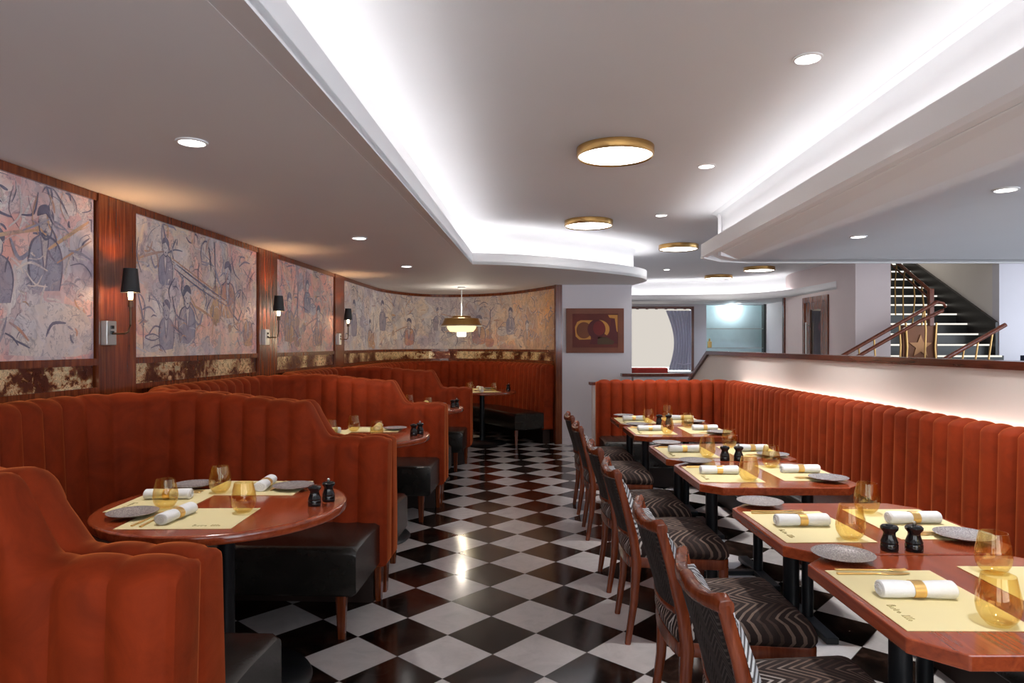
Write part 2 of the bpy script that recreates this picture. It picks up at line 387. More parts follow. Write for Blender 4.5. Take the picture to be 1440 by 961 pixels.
# left wall path (straight, then the round end)
wl = lambda z: -2.46 + .045 * z
WPTS = [(wl(-1.6), -1.6), (wl(8.3), 8.3)]
curve = catmull([(wl(7.6), 7.6), (wl(8.45), 8.45), (wl(9.3) - .0, 9.3), (-1.96, 10.2), (-1.66, 10.95), (-1.22, 11.28), (-.66, 11.22), (-.1, 10.82), (.36, 10.06), (.655, 9.42)], 10)
curve = [p for p in curve if p[1] > 8.32 or p[0] > -1.5]
WALL = [WPTS[0]] + [(wl(z), z) for z in (1.6, 1.95, 3.70, 4.04, 5.80, 6.19, 7.93, 8.29)] + curve
def arc(path):
    d = [0]
    for a, b_ in zip(path, path[1:]): d.append(d[-1] + math.dist(a, b_))
    return d
WS = arc(WALL)
def wsub(s0, s1):
    res = []
    def at(s):
        for i in range(len(WS) - 1):
            if WS[i] <= s <= WS[i + 1]:
                f_ = (s - WS[i]) / (WS[i + 1] - WS[i]); return (WALL[i][0] + (WALL[i + 1][0] - WALL[i][0]) * f_, WALL[i][1] + (WALL[i + 1][1] - WALL[i][1]) * f_)
        return WALL[-1]
    res.append(at(s0)); res += [p for p, s in zip(WALL, WS) if s0 + .01 < s < s1 - .01]; res.append(at(s1)); return res
# travelling +Y, the room is on the right: positive offset = into the room
sZ = lambda z: (z + 1.6) * math.sqrt(1 + .045 ** 2)
SEND = WS[-1]
mb = MB(); ribbon(mb, WALL, -.12, 0, 0, SOF + .02); struct(mb, 'wall_left', M['darkwood'])
def wall_uv(s0, path, off):
    P = offset(path, off); ds = arc(P)
    def f_(co, i):
        best = min(range(len(P)), key=lambda k_: (P[k_][0] - co.x) ** 2 + (P[k_][1] - co.y) ** 2)
        return (s0 + ds[best], co.z)
    return f_
def densify(path, step=.12):
    return resample(path, step)[0]
def pt_at(s):
    s = max(0, min(SEND - .001, s))
    for i in range(len(WS) - 1):
        if WS[i] <= s <= WS[i + 1]:
            a, b_ = WALL[i], WALL[i + 1]; f_ = (s - WS[i]) / (WS[i + 1] - WS[i]); l = math.dist(a, b_)
            return a[0] + (b_[0] - a[0]) * f_, a[1] + (b_[1] - a[1]) * f_, (b_[1] - a[1]) / l, -(b_[0] - a[0]) / l
class WP(tuple): pass
def on_wall(s, z, o=.0152):
    x_, y_, nx, ny = pt_at(s); w_ = WP((x_ + nx * o, y_ + ny * o, z)); w_.uv = (s, z); return w_
class Sketch:
    def __init__(s, s0, s1): s.a, s.b = s0 + .02, s1 - .02; s.mb = {'line': MB(), 'dark': MB(), 'pale': MB(), 'warm': MB()}; s.rnd = random.Random(int(s0 * 100))
    def cl(s, p): return (max(s.a, min(s.b, p[0])), max(1.325, min(2.165, p[1])))
    def stroke(s, pts, w, k='line', o=.0168):
        pts = [s.cl(p) for p in catmull(pts, 4)]; n = len(pts); rows = []
        for i, p in enumerate(pts):
            a = pts[max(i - 1, 0)]; b_ = pts[min(i + 1, n - 1)]; l = math.dist(a, b_) or 1; nx, ny = -(b_[1] - a[1]) / l, (b_[0] - a[0]) / l
            ww = w * (.35 + .65 * math.sin(PI * (i + .6) / (n + .2))) / 2; rows.append((on_wall(p[0] + nx * ww, p[1] + ny * ww, o), on_wall(p[0] - nx * ww, p[1] - ny * ww, o)))
        vs = [q for r_ in rows for q in r_]; s.mb[k].add(vs, [(2 * i, 2 * i + 1, 2 * i + 3, 2 * i + 2) for i in range(n - 1)])
    def fill(s, pts, k, o=.0158):
        P_ = catmull(pts + [pts[0]], 4)[:-1]; c_ = (sum(p[0] for p in P_) / len(P_), sum(p[1] for p in P_) / len(P_))
        vs = [on_wall(*s.cl(c_), o)] + [on_wall(*s.cl(p), o) for p in P_]; n = len(P_); s.mb[k].add(vs, [(0, 1 + i, 1 + (i + 1) % n) for i in range(n)])
    def figure(s, x, z, h, kind=0, fl=1):
        T = lambda a, b_: (x + a * h * fl, z + b_ * h); R = s.rnd.uniform
        s.fill([T(-.22, 0), T(-.27, .3), T(-.2, .52), T(-.06, .6), T(.08, .6), T(.2, .5), T(.25, .28), T(.2, 0)], 'dark' if kind % 2 == 0 else 'warm')
        s.fill([T(-.05, .58), T(.01, .2), T(.07, .58)], 'pale', .0162)
        s.fill([T(-.1, .74), T(-.085, .62), T(0, .56), T(.08, .63), T(.1, .75), T(.06, .86), T(-.05, .87)], 'pale', .0162)
        s.fill([T(-.12, .74), T(-.13, .86), T(-.03, .95), T(.09, .91), T(.12, .8), T(.05, .84), T(-.06, .83)], 'line', .0165)
        for p in ([T(-.22, 0), T(-.27, .3), T(-.2, .52), T(-.06, .6)], [T(.2, 0), T(.25, .28), T(.2, .5), T(.08, .6)], [T(-.1, .74), T(-.085, .62), T(0, .56), T(.08, .63), T(.1, .75)], [T(-.05, .58), T(.01, .2), T(.07, .58)], [T(-.04, .73), T(-.02, .735)], [T(.035, .73), T(.055, .735)], [T(-.02, .645), T(.03, .645)]): s.stroke(p, .011 * h / .4)
        if kind in (0, 3): s.stroke([T(.2, .42), T(.38, .3), T(.5, .5)], .05 * h, 'dark'); s.stroke([T(.05, .66), T(.5, .55), T(.9, .42)], .018, 'warm'); s.fill([T(.86, .36), T(1.0, .3), T(1.02, .5), T(.9, .48)], 'warm')
        if kind == 1: s.fill([T(.3, -.1), T(.2, .1), T(.32, .25), T(.27, .42), T(.42, .5), T(.55, .4), T(.5, .25), T(.62, .08), T(.52, -.1)], 'warm'); s.stroke([T(.42, .4), T(.45, .9), T(.46, 1.2)], .014); s.stroke([T(.2, .45), T(.36, .62), T(.45, .8)], .05 * h, 'dark')
        if kind == 2: s.fill([T(.2, 0), T(.22, .22), T(.45, .28), T(.7, .22), T(.7, 0), T(.45, -.06)], 'pale'); s.stroke([T(.22, .22), T(.45, .16), T(.7, .22), T(.45, .28), T(.22, .22)], .01); s.stroke([T(.18, .4), T(.4, .42), T(.6, .25)], .012); s.stroke([T(.75, .0), T(.75, .5)], .008); s.fill([T(.6, .5), T(.75, .55), T(.92, .5), T(.75, .47)], 'warm')
    def scatter(s, n, lo_=1.33, hi=2.15):
        R = s.rnd.uniform
        for _ in range(n):
            x, z, l, a = R(s.a, s.b), R(lo_, hi), R(.03, .22), R(0, PI); c_ = R(-.6, .6)
            s.stroke([(x, z), (x + l * .5 * math.cos(a), z + l * .5 * math.sin(a)), (x + l * math.cos(a + c_), z + l * math.sin(a + c_))], R(.003, .016), s.rnd.choice(('line', 'line', 'dark', 'pale', 'pale', 'warm')), .0156 + R(0, .0016))
    def done(s, parent):
        me = parent.data; V = [tuple(v.co) for v in me.vertices]; F = [tuple(p.vertices) for p in me.polygons]
        UVl = [tuple(me.uv_layers[0].data[i].uv) for i in range(len(me.loops))]; MI = [0] * len(F); mats = [me.materials[0]]
        for k in s.mb:
            m_ = s.mb[k]
            if not m_.v: continue
            mats.append(M['sk_' + k]); o = len(V); V += m_.v
            for f in m_.f: F.append(tuple(i + o for i in f)); MI.append(len(mats) - 1); UVl += [m_.uvs[i] for i in f]
        nm_ = bpy.data.meshes.new('wall_mural'); nm_.from_pydata(V, [], F); nm_.update(); lay = nm_.uv_layers.new(name='UVMap')
        for i, uv in enumerate(UVl): lay.data[i].uv = uv
        for m_ in mats: nm_.materials.append(m_)
        for p, i in zip(nm_.polygons, MI): p.material_index = i
        parent.data = nm_; bpy.data.meshes.remove(me)
bays = [(1.95, 3.70), (4.04, 5.80), (6.19, 7.93)]
names = ['pink and blue painted jazz-scene wall panel at the photo\'s left edge, before the first pilaster', 'mauve painted wall panel between the first and second wall lamps', 'rose painted wall panel between the second and third wall lamps']
def mural(s0, s1, mat, label):
    p = densify(wsub(s0, s1)); mb = MB(); ribbon(mb, p, .002, .014, 1.313, 2.175)
    return mb.build('wall_mural', mat, uv=wall_uv(s0, p, .014), label=label, category='mural', group='painted murals along the left wall')
def mosaic(s0, s1, label):
    p = densify(wsub(s0, s1)); mb = MB(); ribbon(mb, p, .002, .010, 1.155, 1.275)
    return mb.build('mirror_strip', M['mosaic'], uv=wall_uv(s0, p, .01), label=label, category='mirror strip', group='antiqued mirror strips under the murals')
for (a, b_), mt, lb in zip(bays, ('mural1', 'mural2', 'mural3'), names):
    mo = mural(sZ(a) + .012, sZ(b_) - .012, M[mt], lb); sk = Sketch(sZ(a) + .012, sZ(b_) - .012); z_ = sZ(a)
    if mt == 'mural1':
        sk.figure(z_ + 1.38, 1.66, .44, 0, -1); sk.figure(z_ + 1.08, 1.58, .36, 2, -1); sk.figure(z_ + .7, 1.5, .4, 1)
        sk.fill([(z_ + 1.15, 1.34), (z_ + 1.2, 1.52), (z_ + 1.42, 1.6), (z_ + 1.68, 1.55), (z_ + 1.7, 1.34)], 'pale'); sk.stroke([(z_ + 1.4, 1.86), (z_ + 1.7, 2.05)], .02, 'warm'); sk.stroke([(z_ + 1.46, 1.8), (z_ + 1.72, 1.95)], .012, 'warm')
        sk.scatter(240)
    elif mt == 'mural2':
        sk.figure(z_ + .62, 1.40, .42, 0); sk.figure(z_ + .36, 1.36, .34, 2, -1); sk.figure(z_ + 1.22, 1.6, .46, 1, -1); sk.figure(z_ + 1.58, 1.38, .34, 3, -1); sk.figure(z_ + .35, 1.78, .32, 0, -1)
        for k_ in range(4): sk.stroke([(z_ + .42 + k_ * .01, 1.96 - k_ * .022), (z_ + .8, 1.85 - k_ * .022), (z_ + 1.2, 1.74 - k_ * .018)], .012, ('warm', 'line', 'pale', 'line')[k_])
        sk.scatter(240)
    else:
        sk.figure(z_ + .35, 1.42, .5, 1); sk.figure(z_ + 1.2, 1.38, .46, 3, -1); sk.figure(z_ + .85, 1.72, .36, 2); sk.scatter(220)
    sk.done(mo)
mo = mural(sZ(8.29) + .012, SEND - .05, M['mural4'], 'long curved blue and ochre painted mural around the rounded end wall')
sk = Sketch(sZ(8.29) + .012, SEND - .05); z_ = sZ(8.29)
for k_, (ds_, zz, hh) in enumerate(((.5, 1.5, .5), (1.3, 1.35, .42), (1.9, 1.6, .48), (2.7, 1.38, .46), (3.3, 1.62, .42), (4.0, 1.4, .5), (4.7, 1.55, .45), (5.2, 1.38, .4))): sk.figure(z_ + ds_, zz, hh, k_ % 4, 1 if k_ % 3 else -1)
sk.scatter(600); sk.done(mo)
if 0: mural(sZ(8.29) + .012, SEND - .05, M['mural4'], 'long curved blue and ochre painted mural around the rounded end wall')
for (a, b_), lb in zip(bays, ('antique gold speckled mirror strip below the mural before the first pilaster', 'antique gold speckled mirror strip below the mauve mural between first two wall lamps', 'antique gold speckled mirror strip below the rose mural before the third wall lamp')):
    mosaic(sZ(a) + .012, sZ(b_) - .012, lb)
mosaic(sZ(8.29) + .012, SEND - .05, 'curved antique mirror strip below the long round-end mural')
nt, f, src, b = MURAL4
s_a, s_b = SEND - 1.9, SEND - .2
rng = N(nt, 'ShaderNodeMapRange'); L(nt, f, rng.inputs[0]); rng.inputs[1].default_value = s_a; rng.inputs[2].default_value = s_b + .4
L(nt, mixc(nt, rng.outputs[0], src, mixc(nt, .75, src, (.95, .5, .14), 'MULTIPLY')), b.inputs['Base Color'])
rng.inputs[4].default_value = 1.0

def wtrim(n_, z0, z1, d, s0=0, s1=SEND):
    mb = MB(); ribbon(mb, densify(wsub(s0, s1), .15), .001, d, z0, z1); struct(mb, n_, M['darkwood'])
wtrim('trim_1', 2.175, SOF - .001, .03); wtrim('trim_2', 1.275, 1.313, .028); wtrim('trim_3', 1.12, 1.155, .03)
mb = MB(); ribbon(mb, wsub(SEND - .05, SEND), .0, .05, 0, SOF - .001); struct(mb, 'trim_4', M['darkwood'])
for i, (a, b_) in enumerate([(1.60, 1.95), (3.70, 4.04), (5.80, 6.19), (7.93, 8.29)]):
    mb = MB(); ribbon(mb, wsub(sZ(a), sZ(b_)), .001, .036, 0, SOF - .001); struct(mb, 'trim_%d' % (5 + i), M['darkwood'])

# pillar with painting and other walls
mb = MB(); mb.prism([(.665, 9.44), (1.67, 9.44), (1.67, 14.1), (1.5, 14.1), (1.5, 11.6), (.9, 11.6), (.62, 10.2)], 0, UP); struct(mb, 'wall_pillar', M['wall'])
mb = MB(); mb.box(-2.7, 9.4, -1.75, -1.6, 0, .7); mb.box(-2.7, 9.4, -1.75, -1.6, 2.15, UP)
for a in (-2.7, -.25, 2.1, 4.6, 7.0, 9.0): mb.box(a, a + .4, -1.75, -1.6, .7, 2.15)  # made-up openings behind the camera, added to let fill light in
struct(mb, 'wall_front', M['creamwall'])
mb = MB(); mb.box(9.2, 9.35, -1.6, 10.5, 0, .7); mb.box(9.2, 9.35, -1.6, 10.5, 2.15, UP)
for a in (-1.6, 1.3, 4.3, 7.3, 10.1): mb.box(9.2, 9.35, a, a + .4, .7, 2.15)  # unseen openings added to bring bluish daylight in from the right
struct(mb, 'wall_right', M['wall'])
mb = MB(); mb.box(7.45, 9.35, 10.35, 10.5, 0, UP); struct(mb, 'wall_side', M['wall'])
mb = MB()     # far wall with window and niche openings
WX0, WX1, WZ0, WZ1 = 1.9, 3.70, .82, 2.12
NX0, NX1, NZ0, NZ1 = 4.02, 4.80, .7, 2.21
mb.box(1.6, WX0, 14, 14.12, 0, UP); mb.box(WX0, WX1, 14, 14.12, 0, WZ0); mb.box(WX0, WX1, 14, 14.12, WZ1, UP)
mb.box(WX1, NX0, 14, 14.12, 0, UP); mb.box(NX0, 5.36, 14, 14.12, 0, NZ0); mb.box(NX0, 5.36, 14, 14.12, NZ1, UP); mb.box(5.36, 5.7, 14, 14.12, 0, UP)
struct(mb, 'wall_back', M['wall'])
mb = MB(); mb.box(4.87, 4.99, 10.15, 10.4, 0, UP); mb.box(4.87, 4.99, 11.3, 12.05, 0, UP); mb.box(4.87, 4.99, 10.4, 11.3, 2.16, UP); struct(mb, 'wall_door', M['pinkwall'])
mb = MB(); mb.box(4.87, 5.37, 9.6, 10.15, 0, UP); struct(mb, 'wall_column', M['pinkwall'])
mb = MB(); mb.box(5.25, 5.30, 10.16, 14, 0, UP); struct(mb, 'wall_passage', M['pinkwall'])
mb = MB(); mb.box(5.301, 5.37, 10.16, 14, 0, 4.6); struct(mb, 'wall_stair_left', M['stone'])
mb = MB(); mb.box(4.84, 4.91, 12.05, 12.13, 0, SOF); struct(mb, 'trim_9', M['railwood'])
mb = MB(); mb.box(7.45, 7.57, 10.5, 14.1, 0, 4.6); mb.box(7.45, 7.57, 10.35, 10.5, UP, 4.6); struct(mb, 'wall_stair_right', M['creamwall'])
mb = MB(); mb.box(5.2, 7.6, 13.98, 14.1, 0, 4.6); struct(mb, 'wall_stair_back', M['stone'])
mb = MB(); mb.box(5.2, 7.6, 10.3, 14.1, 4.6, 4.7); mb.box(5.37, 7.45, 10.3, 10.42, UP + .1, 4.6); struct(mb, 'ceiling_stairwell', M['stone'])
# niche with glass shelves
mb = MB(); mb.box(NX0, 5.36, 14.3, 14.34, NZ0, NZ1); mb.box(NX0 - .03, NX0, 14.12, 14.34, NZ0, NZ1); mb.box(5.36, 5.39, 14.12, 14.34, NZ0, NZ1); mb.box(NX0 - .03, 5.39, 14.12, 14.34, NZ1, NZ1 + .03); mb.box(NX0 - .03, 5.39, 14.12, 14.34, NZ0 - .03, NZ0)
struct(mb, 'wall_niche', M['teal'])
for z, lb in ((1.72, 'upper clear glass shelf in the pale lit wall niche'), (1.32, 'lower clear glass shelf in the pale lit wall niche')):
    mb = MB(); mb.box(NX0 + .01, 5.35, 14.02, 14.29, z - .012, z, .003)
    sh = mb.build('glass_shelf', M['pane'], label=lb, category='shelf', group='glass shelves in the wall niche')
    e = MB(); e.box(NX0 + .01, 5.35, 14.01, 14.02, z - .014, z + .002); e.build('shelf_rail', M['silver'], sh)
mb = MB(); mb.box(-.04, .04, -.03, .03, 0, .13, .01); mb.lathe([(.02, .13), (.014, .19)], 10)
mb.build('gold_flask', M['gold'], smooth=True, loc=(4.12, 14.12, 1.32), label='small gold flask on the lower glass shelf, at its left end', category='flask')

# ceiling: upper plane, stepped soffits with light coves
mb = MB(); mb.prism([(-2.75, -1.75), (9.4, -1.75), (9.4, 10.36), (5.37, 10.36), (5.37, 14.2), (-2.75, 14.2)], UP, UP + .1); struct(mb, 'ceiling', M['ceiling'])
lipL = [(-.77, -1.6), (-.41, 7.02)] + catmull([(-.41, 7.02), (-.02, 7.10), (.47, 7.36), (1.08, 7.86), (1.56, 8.36), (1.76, 8.85), (1.70, 9.45)], 8)[1:]
polyL = lipL + [(1.66, 9.6), (1.66, 11.9), (-2.7, 11.9), (-2.7, -1.6)]
polyL = [(lipL[0][0] - .14, -1.6), (lipL[1][0] - .14 * .5, 6.4)] + polyL[1:]
mb = MB(); mb.prism(polyL, SOF, SOF + .03); struct(mb, 'ceiling_soffit_left', M['ceiling'])
mb = MB(); mb.loft([[(lipL[0][0] - .15, -1.6, SOF + .004), (lipL[0][0] + .0, -1.6, SOF - .018), (lipL[0][0], -1.6, SOF + .03), (lipL[0][0] - .15, -1.6, SOF + .03)],
                    [(lipL[1][0] - .06, 7.0, SOF + .002), (lipL[1][0] + .0, 7.02, SOF - .002), (lipL[1][0], 7.02, SOF + .03), (lipL[1][0] - .06, 7.0, SOF + .03)]]); struct(mb, 'trim_20', M['ceiling'])
lipR = [(1.8, 6.45), (1.55 - .062, -1.6)]
lipRb = [(9.2, 6.84), (2.35, 6.84), (2.05, 6.74), (1.8, 6.45)] + [lipR[1]]
mb = MB(); mb.prism([(2.2, -1.6), (2.2, 6.80), (2.35, 6.84), (9.2, 6.84), (9.2, -1.6)], SOF, SOF + .03); struct(mb, 'ceiling_soffit_right', M['ceiling'])
mb = MB(); x = lambda z: 1.55 + .0388 * z
ra = [[(x(z_), z_, SOF), (x(z_) + .06, z_, SOF), (x(z_) + .062, z_, SOF + .03), (x(z_) + .08, z_, SOF + .045), (2.2, z_, SOF), (2.2, z_, SOF + .03), (x(z_) + .1, z_, SOF + .06), (x(z_), z_, SOF + .06)] for z_ in (-1.6, 6.45)]
ra.append([(x(6.45) + .22, 6.72, SOF), (x(6.45) + .23, 6.72, SOF), (x(6.45) + .235, 6.72, SOF + .01), (x(6.45) + .25, 6.72, SOF + .012), (2.2, 6.74, SOF), (2.2, 6.74, SOF + .03), (x(6.45) + .23, 6.72, SOF + .06), (x(6.45) + .22, 6.72, SOF + .06)])
mb.loft(ra); struct(mb, 'trim_10', M['ceiling'])
lipF = catmull([(4.865, 10.16), (4.86, 10.9), (4.8, 11.7), (4.45, 12.45), (3.6, 12.85), (2.6, 13.0), (1.67, 13.05)], 8)
mb = MB(); mb.prism(lipF + [(1.67, 14), (5.36, 14), (5.36, 12.2), (4.99, 12.2), (4.99, 10.16)], SOF, SOF + .03); struct(mb, 'ceiling_soffit_back', M['ceiling'])
def cove(n_, path, sgn, led=True, w=.17):
    p = [path[0]] + [q for q in path[1:]]
    mb = MB(); ribbon(mb, p, 0, sgn * .03, SOF - .001, LIP); struct(mb, 'trim_' + n_, M['ceiling'])
    mb = MB(); P = [offset(p, sgn * o) for o in (w, w, w - .008, w - .03, w - .075, w - .075, w + .03, w + .03)]
    Z = [SOF + .03, 2.54, 2.585, 2.615, UP - .001, UP + .02, UP + .02, SOF + .03]
    mb.loft([[(*P[k_][i], Z[k_]) for k_ in range(8)] for i in range(len(p))]); struct(mb, 'wall_cove_' + n_, M['ceiling'], smooth=30)
    if led:
        mb = MB(); ribbon(mb, p, sgn * .085, sgn * .115, SOF + .065, SOF + .08)
        mb.build('led_strip', M['ledwhite'], label=led, category='light strip', group='hidden cove light strips')
cove('11', lipL, -1, 'white light strip hidden in the ceiling cove on the booth side')
cove('12', lipRb[3:], -1, 'white light strip hidden in the ceiling cove above the long banquette')
cove('13', lipF, 1, 'white light strip hidden in the curved far ceiling cove')
mb = MB(); ribbon(mb, lipRb[:4], 0, -.03, SOF - .001, LIP); ribbon(mb, lipRb[:4], .004, -.03, SOF - .012, SOF + .004); struct(mb, 'trim_14', M['ceiling'])
mb = MB(); ribbon(mb, lipRb[:4], -.17, -.2, SOF, UP); struct(mb, 'wall_cove_15', M['ceiling'])

# half wall behind the long banquette, rail cap, low walls
mb = MB(); mb.extrude_x([(-1.6, 0), (8.94, 0), (8.94, .90), (8.1, 1.27), (-1.6, 1.27)], 2.36, 2.46); struct(mb, 'wall_half', M['creamwall'])
mb = MB(); mb.extrude_x([(-1.6, 1.27), (8.1, 1.27), (8.95, .90), (8.97, .935), (8.13, 1.31), (-1.6, 1.31)], 2.33, 2.49); struct(mb, 'trim_16', M['railwood'])
mb = MB(); mb.box(.86, 2.36, 7.22, 7.32, 0, .955); struct(mb, 'wall_low', M['creamwall'])
mb = MB(); mb.box(.83, 2.36, 7.2, 7.34, .955, .985); struct(mb, 'trim_17', M['railwood'])
mb = MB(); mb.box(1.66, 2.46, 9.25, 9.35, 0, .95); struct(mb, 'wall_low_back', M['wall'])
mb = MB(); mb.box(1.5, 2.48, 9.22, 9.38, .95, .99); struct(mb, 'trim_18', M['railwood'])
mb = MB(); mb.box(.70, 1.66, 9.42, 9.44, 0, .09); struct(mb, 'baseboard_pillar', M['wall'])

# far window with blind and drape
mb = MB()
for a in ((WX0 - .04, WX1 + .05, WZ1 - .01, WZ1 + .05), (WX1 - .01, WX1 + .05, WZ0, WZ1), (WX0 - .04, WX0 + .01, WZ0, WZ1)): mb.box(a[0], a[1], 13.95, 14.02, a[2], a[3])
fr = struct(mb, 'window_1', M['railwood'])
g = MB(); g.box(WX0, WX1, 14.06, 14.07, WZ0, WZ1); g.build('window_pane', M['pane'], fr)
g = MB(); g.box(WX0 - .02, WX1 + .02, 13.9, 14.04, WZ0 - .03, WZ0 + .01); g.build('window_sill', M['white'], fr)
mb = MB(); pts = [(1.95 + i * .028, 13.95 + .005 * math.sin(i * .9)) for i in range(62)]; ribbon(mb, pts, -.003, .003, .92, 2.12)
mb.build('roller_blind', M['blind'], smooth=True, label='cream roller blind with a built-in daylight glow in the far window', category='blind')
mb = MB(); rings = []
for k_ in range(14):
    t = k_ / 13; z = 2.08 - t * 1.22; w = .52 - .14 * math.sin(PI * min(1, t * 1.0)) - .05 * t; x1 = 3.67; x0 = x1 - w
    rings.append([(x0 + (x1 - x0) * i / 60, 13.86 + .025 * math.sin(i / 60 * 7 * 2 * PI), z) for i in range(61)] + [(x0 + (x1 - x0) * i / 60, 13.85 + .025 * math.sin(i / 60 * 7 * 2 * PI), z) for i in range(60, -1, -1)])
mb.loft(rings); dr = mb.build('window_drape', M['drape'], smooth=60, label='blue-grey gathered drape at the right of the far window', category='curtain')
mb = MB(); mb.tube([(3.38, 13.84, 1.0), (3.5, 13.82, .97), (3.64, 13.84, 1.0)], .014); mb.build('tieback', M['drape'], dr)

# glazed door in the right passage
mb = MB(); mb.box(4.845, 4.9, 10.4, 10.47, 0, 2.16); mb.box(4.845, 4.9, 11.23, 11.3, 0, 2.16); mb.box(4.845, 4.9, 10.47, 11.23, 2.07, 2.16)
dr = struct(mb, 'door_1', M['darkwood'])
mb = MB(); mb.box(4.86, 4.9, 10.47, 10.66, .02, 2.07); mb.box(4.86, 4.9, 11.04, 11.23, .02, 2.07); mb.box(4.86, 4.9, 10.66, 11.04, 1.95, 2.07); mb.box(4.86, 4.9, 10.66, 11.04, .02, .5); mb.build('door_leaf', M['darkwood'], dr)
mb = MB(); mb.box(4.875, 4.885, 10.66, 11.04, .5, 1.95); mb.build('door_glass', M['smoked'], dr)
mb = MB(); mb.tube([(4.82, 11.1, 1.0), (4.82, 11.1, 1.75)], .014); mb.tube([(4.82, 11.1, 1.05), (4.86, 11.1, 1.05)], .008); mb.tube([(4.82, 11.1, 1.7), (4.86, 11.1, 1.7)], .008); mb.build('door_handle', M['silver'], dr, smooth=True)
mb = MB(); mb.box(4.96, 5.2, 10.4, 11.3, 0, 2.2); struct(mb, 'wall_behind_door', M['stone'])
mb = MB(); mb.lathe([(.02, -.09), (.07, -.06), (.09, 0), (.07, .06), (.02, .09)], 20); mb.tube([(0, 0, .09), (0, 0, .55)], .004, 6)  # made-up red shape imitating what the door pane mirrors
mb.build('reflection_shape', M['red'], smooth=True, loc=(4.925, 10.78, 1.68), label='round red lantern imitated by a shape added behind the glass of the dark wooden door', category='reflection').scale = (.35, 1, 1)

# framed painting on the white pillar
fr = empty('framed_painting', (1.155, 9.44, 1.27), 'framed abstract of ochre curves on dark red hung on the white pillar', 'painting')
def parts2d(name, polys, y, mat):
    for k_, p in enumerate(polys):
        mb = MB(); n = len(p); yy = y - .0006 * k_
        mb.add([(a, yy, b_) for a, b_ in p] + [(a, -.028, b_) for a, b_ in p], [tuple(range(n)), tuple(range(2 * n - 1, n - 1, -1))] + [(i, (i + 1) % n, (i + 1) % n + n, i + n) for i in range(n)])
        mb.build(name, mat, fr)
W_, H_ = .40, .31
mb = MB()
for a in ((-W_, W_, H_ * 2 - .075, H_ * 2), (-W_, W_, 0, .075), (-W_, -W_ + .085, .075, H_ * 2 - .075), (W_ - .085, W_, .075, H_ * 2 - .075)): mb.box(a[0], a[1], -.035, -.001, a[2], a[3])
mb.build('frame', m_plain('rust_mat', (.20, .05, .018), .5, var=.2), fr)
mb = MB(); mb.box(-W_ + .08, W_ - .08, -.029, -.002, .07, H_ * 2 - .07); mb.build('canvas', m_plain('dark_red_ground', (.14, .018, .008), .6, var=.2), fr)
ell = lambda cx, cy, rx, ry, a0=0, a1=360, n=24: [(cx + rx * math.cos(math.radians(a0 + (a1 - a0) * i / n)), cy + ry * math.sin(math.radians(a0 + (a1 - a0) * i / n))) for i in range(n if a1 - a0 == 360 else n + 1)]
och = m_plain('ochre_paint', (.62, .27, .05), .6); brn = m_plain('umber_paint', (.2, .055, .015), .6); wine = m_plain('wine_paint', (.10, .008, .01), .6); dkr = m_plain('crimson_paint', (.19, .012, .01), .6); olv = m_plain('olive_paint', (.075, .035, .01), .6)
parts2d('brushwork', [[(-.28, .36), (-.25, .43), (-.2, .455), (-.03, .455), (-.06, .40), (-.06, .19), (-.22, .185), (-.27, .23)]], -.0295, och)
parts2d('brushwork', [ell(-.155, .315, .105, .115)], -.031, brn)
parts2d('brushwork', [ell(.05, .33, .15, .13, -40, 95) + [(.02, .33)]], -.0305, och)
parts2d('brushwork', [ell(.02, .33, .125, .135)], -.0325, wine)
parts2d('brushwork', [ell(.055, .345, .085, .1)], -.0335, dkr)
parts2d('brushwork', [[(.18, .53), (.32, .53), (.33, .28), (.30, .30), (.275, .48), (.2, .49)]], -.0295, och)
parts2d('brushwork', [[(.22, .47), (.275, .47), (.30, .29), (.33, .13), (-.08, .12), (-.05, .19), (.2, .24)]], -.0305, wine)
parts2d('brushwork', [[(.03, .12), (.25, .12), (.27, .16), (.16, .22), (.04, .22)]], -.0325, olv)

# ------------------------------------------------------------------ stairs and far right
st = empty('staircase', (6.8, 10.4, 0), 'dark stone staircase with lit white step edges rising behind the column', 'staircase')
for i in range(-2, 11):
    z = 1.39 + .17 * i; y = 10.5 + .26 * i - 10.4
    mb = MB(); mb.box(-.75 - .65, .64, y, y + .29, z - .17, z - .0)
    s_ = mb.build('step', M['stone'], st)
    mb = MB(); mb.box(-.75 - .64, .60, y - .02, y + .02, z - .022, z + .004, .004); mb.build('nosing', M['stepled'], s_)
mb = MB(); mb.extrude_x([(y_ - 10.4, z_) for y_, z_ in ((10.36, .9), (13.2, 2.85), (13.2, 3.30), (10.36, 1.73))], .60, .645); mb.build('stringer', m_plain('black_skirting', (.022, .018, .016), .35), st)
mb = MB(); mb.box(-1.42, .64, -.95, .06, .95, 1.05); mb.box(-1.42, .64, -.05, .05, 0, .95); mb.build('landing', M['stone'], st)
def railing(name, label, rails, bals, loc=(0, 0, 0)):
    e = empty(name, loc, label, 'railing', 'brass and wood stair railings')
    o = Vector(loc)
    for r_, w in rails:
        mb = MB(); mb.tube([Vector(p) - o for p in r_], w, 10); mb.build('handrail', M['chairwood'], e, smooth=True)
    for b0 in bals:
        mb = MB(); mb.tube([Vector(p) - o for p in b0], .012, 8); mb.build('baluster', M['brass'], e, smooth=True)
    return e
lo = lambda t, dz=0: (5.9 - 1.75 * t, 9.4, 1.98 - 1.0 * t + dz)
